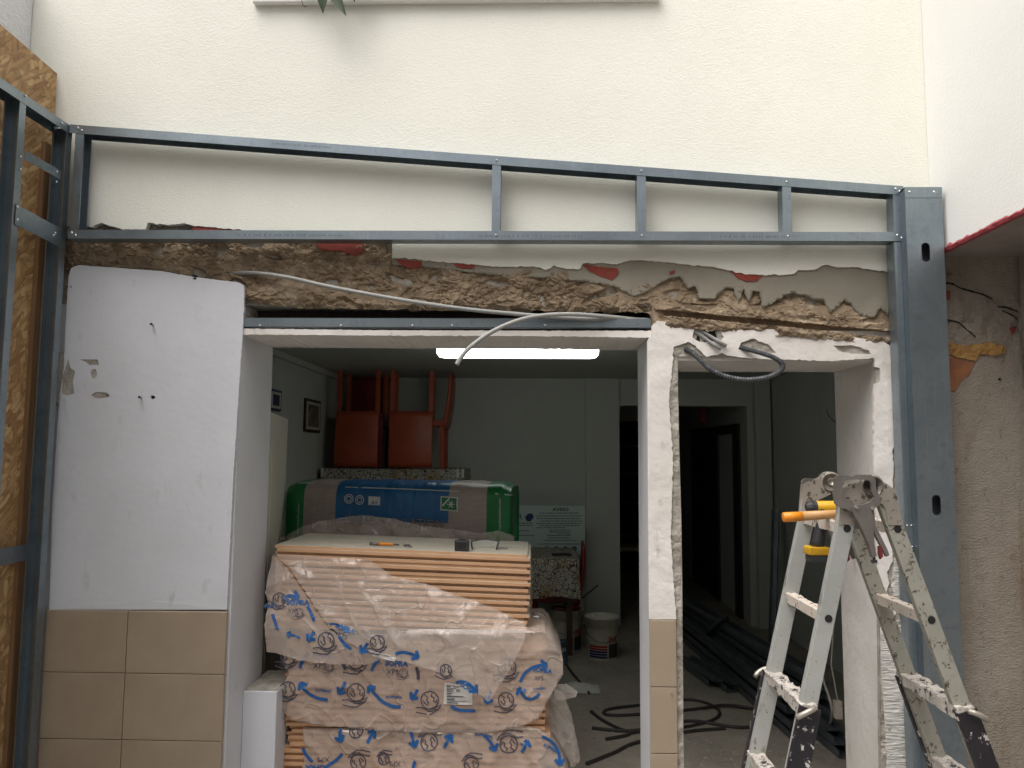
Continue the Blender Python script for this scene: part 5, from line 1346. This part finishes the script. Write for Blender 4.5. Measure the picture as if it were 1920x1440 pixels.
# ------------------------------------------------------------------- small things on the open stack
zt2 = ZP+0.0005
_WZ = WZ
def WZ(px, py, z):
    """a point on the tilted top of the open stack, z - zt2 above it"""
    h_ = z-zt2; zz = z
    for _ in range(5):
        p = _WZ(px, py, zz); zz = fl0.z+0.0005+h_-(p.x-fl0.x)*math.tan(TILT)
    return _WZ(px, py, zz)
kn = thing('utility_knife', 'orange and grey utility knife lying on the open board stack', 'knife', WZ(718, 1022, zt2))
a, b2 = WZ(697, 1019, zt2+0.010), WZ(738, 1021, zt2+0.010)
MB().tube([a+(b2-a)*0.35, a+(b2-a)*0.5, a+(b2-a)*0.9, b2], lambda t: 0.0095*(1-0.4*t), 10).build('handle', 'hammer_orange', kn, True)
MB().tube([a-(b2-a)*0.1, a+(b2-a)*0.36], 0.008, 8).build('front', 'clamp_steel', kn, True)
MB().tube([b2, b2+(b2-a)*0.25], 0.004, 8).build('tip', 'tool_black', kn)
ky = thing('keys', 'small bunch of dark keys beside the utility knife', 'keys', WZ(765, 1024, zt2))
c = WZ(763, 1022, zt2+0.003)
for k_ in range(3):
    q_ = c+Vector((0.004*k_, -0.03*k_, 0)); MB().tube([q_+Vector((0.014*math.cos(2*math.pi*i/12), 0.014*math.sin(2*math.pi*i/12), 0.002*k_)) for i in range(13)], 0.0025, 6).tube([q_+Vector((0.01, -0.01, 0)), q_+Vector((0.03, -0.05+0.02*k_, 0))], 0.003, 6).build('key', 'wire', ky)
tm = thing('tape_measure', 'black tape measure standing on the open board stack', 'tape measure', WZ(866, 1034, zt2))
c = WZ(866, 1033, zt2); boxo('case', (c.x-0.036, c.y-0.02, c.z), (c.x+0.036, c.y+0.02, c.z+0.055), 'tool_black', tm, bev=0.009)
boxo('clip', (c.x-0.015, c.y-0.015, c.z+0.0555), (c.x+0.022, c.y+0.012, c.z+0.060), 'tool_black', tm); boxo('badge', (c.x-0.02, c.y-0.0215, c.z+0.015), (c.x+0.02, c.y-0.0205, c.z+0.04), 'frame_black', tm)
sg = thing('safety_glasses', 'clear safety glasses with black temples beside the tape measure', 'glasses', WZ(910, 1030, zt2))
c = WZ(910, 1028, zt2)
film('clear_lens', (0.8, 0.85, 0.85), 0.25, 0.05, 3, 0.0)
v = []; f = []; n_ = 16
for i in range(n_+1):
    a_ = math.pi*(0.12+0.76*i/n_); x_ = 0.07*math.cos(a_); y_ = 0.05*math.sin(a_)
    v += [c+Vector((x_, y_-0.01, 0.004)), c+Vector((x_, y_-0.012, 0.046-0.012*abs(math.cos(a_))))]
for i in range(n_): f.append((2*i, 2*i+1, 2*i+3, 2*i+2))
obj('lens', v, f, 'clear_lens', sg, True)
for s_ in (-1, 1): MB().tube(spline([c+Vector((s_*0.07, 0.012, 0.038)), c+Vector((s_*0.068, -0.05, 0.03)), c+Vector((s_*0.06, -0.085, 0.006))], 6), 0.004, 8).build('temple', 'tool_black', sg, True)
MB().tube([c+Vector((0.07*math.cos(math.pi*(0.12+0.76*i/12)), 0.05*math.sin(math.pi*(0.12+0.76*i/12))-0.011, 0.044-0.010*abs(math.cos(math.pi*(0.12+0.76*i/12))))) for i in range(13)], 0.003, 6).build('brow', 'tool_black', sg)
mb = MB(); stamp('SOPRA', 930, 1030, 5, 0.0, 0.0, mb); 
bp_ = obj('board_print', [WZ(p.x, p.y, zt2)-Vector(first.location) for p in mb.v], mb.f, 'ink_dark', None, origin=(0, 0, 0)); bp_.parent = first; bp_.matrix_parent_inverse = Matrix.Rotation(TILT, 4, 'Y').inverted()
WZ = _WZ
# =================================================================== ladder
YN1, YF1 = 2.42, 2.75
Lx = lambda z: 0.958-0.237*(1.561-z)
Rx = lambda z: 1.112+0.335*(1.556-z)
ld = thing('ladder', 'paint spattered folding ladder standing astride in front of the narrow doorway', 'ladder', (1.05, 2.58, 0))
def beam(mb, fx, z0, z1, yc, wp, wy, wall=0.0, ofs=0.0, bev=0.002):
    """straight stile following x = fx(z), wp wide across, wy deep"""
    a_ = Vector((fx(z0), yc, z0)); b_ = Vector((fx(z1), yc, z1)); d_ = (b_-a_); L_ = d_.length; d_.normalize()
    p_ = Vector((d_.z, 0, -d_.x)); M_ = Matrix((( p_.x, 0, d_.x, a_.x), (0, 1, 0, a_.y), (p_.z, 0, d_.z, a_.z), (0, 0, 0, 1)))
    mb.bbox((-wp/2+ofs, -wy/2, 0), (wp/2+ofs, wy/2, L_), bev, M_); return M_
WP = 0.050
for (fx, tag_, mt) in ((Lx, 'l', 'ladder_grey'), (Rx, 'r', 'ladder_worn')):
    for (yc, yo) in ((YN1, -0.034), (YF1, 0.034)):
        mb = MB(); beam(mb, fx, 0.30, 1.645, yc, WP, 0.026); mb.build('inner_stile', mt, ld)
        mb = MB(); ztop_ = 1.030
        beam(mb, fx, 0.035, ztop_, yc+yo, 0.060, 0.005); 
        for s_ in (-1, 1): beam(mb, fx, 0.035, ztop_, yc+yo-math.copysign(0.0125, yo), 0.006, 0.0195, ofs=s_*0.0275)
        mb.build('outer_stile', 'ladder_black', ld)
        mb = MB(); beam(mb, fx, 0.0, 0.05, yc+yo-math.copysign(0.003, yo), 0.072, 0.04, bev=0.006); mb.build('rubber_foot', 'tool_black', ld)
    def rung(z, y0_, y1_, h_, d_, mt_, crust, nm):
        sl_a = math.atan2(fx(z+0.01)-fx(z), 0.01); n1 = 28; sec = [(-0.5, 0.42), (-0.46, 0.5), (-0.2, 0.5), (-0.14, 0.44), (0.14, 0.44), (0.2, 0.5), (0.46, 0.5), (0.5, 0.42), (0.44, -0.5), (-0.44, -0.5)]
        v_ = []; f_ = []; m_ = len(sec)
        for i in range(n1+1):
            y = y0_+(y1_-y0_)*i/n1
            for (a_, b_) in sec:
                q_ = Vector((a_*d_, 0, b_*h_)); k_ = crust*noise.fractal(Vector((a_*3+z*50, y*38, b_*3)), 1, 2, 3)
                q_ *= 1+k_
                v_.append((fx(z)+q_.x, y, z+q_.z))
        for i in range(n1):
            for k_ in range(m_): a_ = i*m_+k_; b_ = i*m_+(k_+1) % m_; f_.append((a_, a_+m_, b_+m_, b_))
        f_.append(tuple(range(m_))); f_.append(tuple(reversed(range(n1*m_, (n1+1)*m_))))
        obj(nm, v_, f_, mt_, ld)
    for z in (1.560, 1.290): rung(z, YN1+0.0135, YF1-0.0135, 0.034, 0.034, 'rung_paint', 0.12, 'rung')
    for z in (1.020, 0.750, 0.480, 0.210): rung(z, YN1-0.030, YF1+0.030, 0.040, 0.060 if tag_ == 'r' else 0.050, 'rung_crust', 0.20, 'rung')
    for z in (1.560, 1.290):
        c = Vector((fx(z)+0.004, YN1-0.0135, z-0.002)); MB().lathe([(0.0115, -0.0012), (0.0115, 0.0)], c, 16, 'Y').build('socket_shade', 'black_hole', ld)  # black disc on the stile, painted shade of the open rung end
    # spring lock pins at the top of the outer section
    sg_ = 1 if tag_ == 'r' else -1
    for yq in (YN1-0.046, YF1+0.046):
        c = Vector((fx(1.02), yq, 1.02))
        pts = [c+Vector((sg_*(0.024)*math.cos(a_)+sg_*0.020+(0.0), 0.0, 0.0))+Vector((0, (0.012 if yq > 2.6 else -0.012)*math.sin(a_), 0.006*math.sin(a_)-0.012*math.cos(a_))) for a_ in [math.pi*k_/10 for k_ in range(11)]]
        MB().tube(pts, 0.0085, 8).build('lock_pin', 'hinge_cast', ld, True)
# hinges
for (yc, nm) in ((YN1, 'n'), (YF1, 'f')):
    hc = Vector((1.042, yc, 1.688))
    mb = MB().lathe([(0.030, -0.019), (0.036, -0.015), (0.036, 0.015), (0.030, 0.019)], hc, 24, 'Y'); mb.build('hinge_hub', 'hinge_cast', ld, True)
    MB().lathe([(0.012, -0.024), (0.015, -0.018)], hc, 16, 'Y').build('hinge_pin', 'tool_black' if nm == 'n' else 'hinge_cast', ld, True)
    for fx in (Lx, Rx):
        s_ = -1 if fx is Lx else 1
        pl = [(hc.x+s_*0.0, 1.712), (hc.x+s_*0.024, 1.708), (fx(1.66)+s_*0.034, 1.676), (fx(1.57)+s_*0.024, 1.570), (fx(1.57)-s_*0.022, 1.570), (fx(1.62)-s_*0.012, 1.62), (hc.x+s_*0.004, 1.645)]
        MB().prism(pl, yc-0.0165 if nm == 'n' else yc-0.0175, yc-0.0135).build('hinge_plate', 'hinge_cast', ld)
        MB().prism(pl, yc+0.0135, yc+0.0165).build('hinge_plate', 'hinge_cast', ld)
# ------------------------------------------------------------------- locking clamps
def clamp(label, Y, dx, dy_):
    mp = lambda a_, b_: W(a_+dx, b_+dy_, Y)
    outer = [(1565, 898), (1568, 894), (1573, 892), (1600, 893), (1604, 890), (1632, 890), (1639, 894), (1642, 902), (1643, 918), (1651, 934), (1650, 946), (1641, 952), (1634, 956), (1620, 962), (1603, 963), (1591, 956), (1572, 950), (1566, 944), (1564, 930)]
    hole = [(1580, 905), (1590, 900), (1612, 899), (1630, 901), (1634, 908), (1634, 922), (1640, 932), (1632, 942), (1616, 947), (1602, 946), (1594, 936), (1580, 935)]
    t = thing('locking_clamp', label, 'clamp', W(1610+dx, 1050+dy_, Y), 'locking clamps on the ladder hinges')
    patch('jaw', outer, mp, 'clamp_steel', t, sp=30, thick=0.011, holes=[hole])
    mp2 = lambda a_, b_: W(a_+dx, b_+dy_, Y-0.005)
    body = [(1596, 951), (1610, 947), (1624, 947), (1634, 951), (1637, 970), (1638, 990), (1640, 1020), (1644, 1042), (1637, 1046), (1629, 1020), (1613, 985), (1601, 964)]
    patch('body', body, mp2, 'clamp_steel', t, sp=30, thick=0.022)
    mp3 = lambda a_, b_: W(a_+dx, b_+dy_, Y-0.001)
    patch('lever', [(1632, 953), (1639, 956), (1642, 985), (1651, 1004), (1663, 1028), (1668, 1041), (1662, 1044), (1651, 1022), (1641, 1003), (1636, 985)], mp3, 'clamp_steel', t, sp=30, thick=0.014)
    patch('release_lever', [(1648, 1024), (1653, 1024), (1656, 1044), (1651, 1049), (1648, 1040)], mp3, 'clamp_red', t, sp=30, thick=0.010)
    c_ = mp(1641, 1050)+Vector((0, 0.008, 0)); MB().lathe([(0.004, 0.012), (0.004, 0.0), (0.009, -0.001), (0.009, -0.009), (0.006, -0.010)], c_, 12).build('adjusting_screw', 'tool_black', t)
    for (px, py) in ((1604, 951), (1635, 953)): MB().tube([mp(px, py)+Vector((0, -0.010, 0)), mp(px, py)], 0.005, 10).build('rivet', 'hinge_cast', t)
clamp('locking clamp gripping the near ladder hinge, handles hanging down', YN1-0.040, 0, 0)
clamp('second locking clamp on the far ladder hinge, mostly hidden', YF1+0.045, -62, 5)
# ------------------------------------------------------------------- drill and hammer on the top rung
dt = thing('cordless_drill', 'yellow and black cordless drill hanging in the ladder top', 'drill', W(1535, 1050, 2.60))
YDr = 2.60
def D(px, py, y=YDr): return W(px, py, y)
a, b2 = D(1524, 951), D(1572, 951); ax = (b2-a).normalized()
MB().tube([a, a+(b2-a)*0.1, a+(b2-a)*0.75, b2], lambda t: 0.021 if 0.05 < t else 0.018, 16).build('motor_housing', 'tool_yellow', dt, True)
a2 = D(1511, 951.5); MB().tube([a2, a2+(a-a2)*0.25, a2+(a-a2)*0.5, a-ax*0.001], lambda t: 0.012+0.008*min(1, t*1.6), 12).build('chuck', 'tool_black', dt)
MB().tube([a-ax*0.0005, a+ax*0.010], 0.0225, 16).build('clutch_ring', 'tool_black', dt)
for k_ in range(5):
    t_ = R(200+k_*32); q_ = a+ax*0.014+Vector((0, math.cos(t_)*0.0212, math.sin(t_)*0.0212)); boxo('vent_rib', q_-Vector((0, 0.002, 0.002)), q_+Vector((0.016, 0.002, 0.002)), 'tool_black', dt)
h0_, h1_ = D(1546, 960), D(1532, 1030)
MB().tube([h0_, h0_+(h1_-h0_)*0.35, h0_+(h1_-h0_)*0.8, h1_], lambda t: 0.018 if t < 0.5 else 0.021, 14).build('grip', 'tool_black', dt, True)
q0_, q1_ = D(1511, 1024), D(1553, 1040)
MB().bbox((q0_.x, YDr-0.032, q1_.z), (q1_.x, YDr+0.032, q0_.z), 0.007).build('battery_base', 'tool_yellow', dt)
MB().bbox((q0_.x+0.006, YDr-0.030, D(1530, 1053).z), (q1_.x-0.002, YDr+0.030, q1_.z-0.0005), 0.006).build('battery', 'tool_black', dt)
hm = thing('hammer', 'hammer with wooden handle and orange grip end lying across the ladder', 'hammer', W(1520, 978, 2.50))
a, b2 = W(1468, 970, 2.50), W(1600, 962, 2.50); d_ = (b2-a)
MB().tube([a, a+d_*0.004, a+d_*0.27], lambda t: 0.0155 if t > 0.001 else 0.014, 16).build('grip_end', 'hammer_orange', hm, True)
MB().tube([a+d_*0.2702, a+d_*0.6, b2], lambda t: 0.0152-0.002*t, 16).build('handle', 'hammer_wood', hm, True)
MB().bbox(b2+Vector((0.0, -0.012, -0.05)), b2+Vector((0.026, 0.012, 0.05)), 0.004).build('head', 'clamp_steel', hm)

# =================================================================== dust and chips on the floor
rng = random.Random(11); mb = MB()
for k_ in range(170):
    px, py = rng.choice(((rng.uniform(1090, 1195), rng.uniform(1240, 1440)), (rng.uniform(1285, 1580), rng.uniform(1300, 1440)), (rng.uniform(1285, 1580), rng.uniform(1380, 1440))))
    c = WZ(px, py, 0.0); r = rng.uniform(0.003, 0.011)
    bm = bmesh.new(); bmesh.ops.create_icosphere(bm, subdivisions=1, radius=r)
    mb.add([Vector((q.co.x*rng.uniform(0.7, 1.5), q.co.y*rng.uniform(0.7, 1.5), max(q.co.z, -r*0.3)*0.6+r*0.18))+c for q in bm.verts], [tuple(x.index for x in p.verts) for p in bm.faces]); bm.free()
tag(mb.build('rubble', 'mortar', None), 'small plaster chips and dust scattered over the floor', 'rubble', kind='stuff')
# a crumpled rag by the stack
v = []; f = []; c = WZ(1082, 1293, 0.0); n_ = 14
for i in range(n_+1):
    for j in range(n_+1):
        a_, b_ = i/n_-0.5, j/n_-0.5; e_ = max(0, 1-4*(a_*a_+b_*b_))
        v.append(c+Vector((a_*0.34, b_*0.22, 0.006+0.05*e_*(0.6+0.8*abs(noise.noise(Vector((a_*6, b_*6, 2))))))))
for i in range(n_):
    for j in range(n_): q_ = i*(n_+1)+j; f.append((q_, q_+1, q_+n_+2, q_+n_+1))
tag(obj('rag', v, f, 'label_paper', None, True), 'crumpled pale rag on the floor beside the wrapped packs', 'rag')
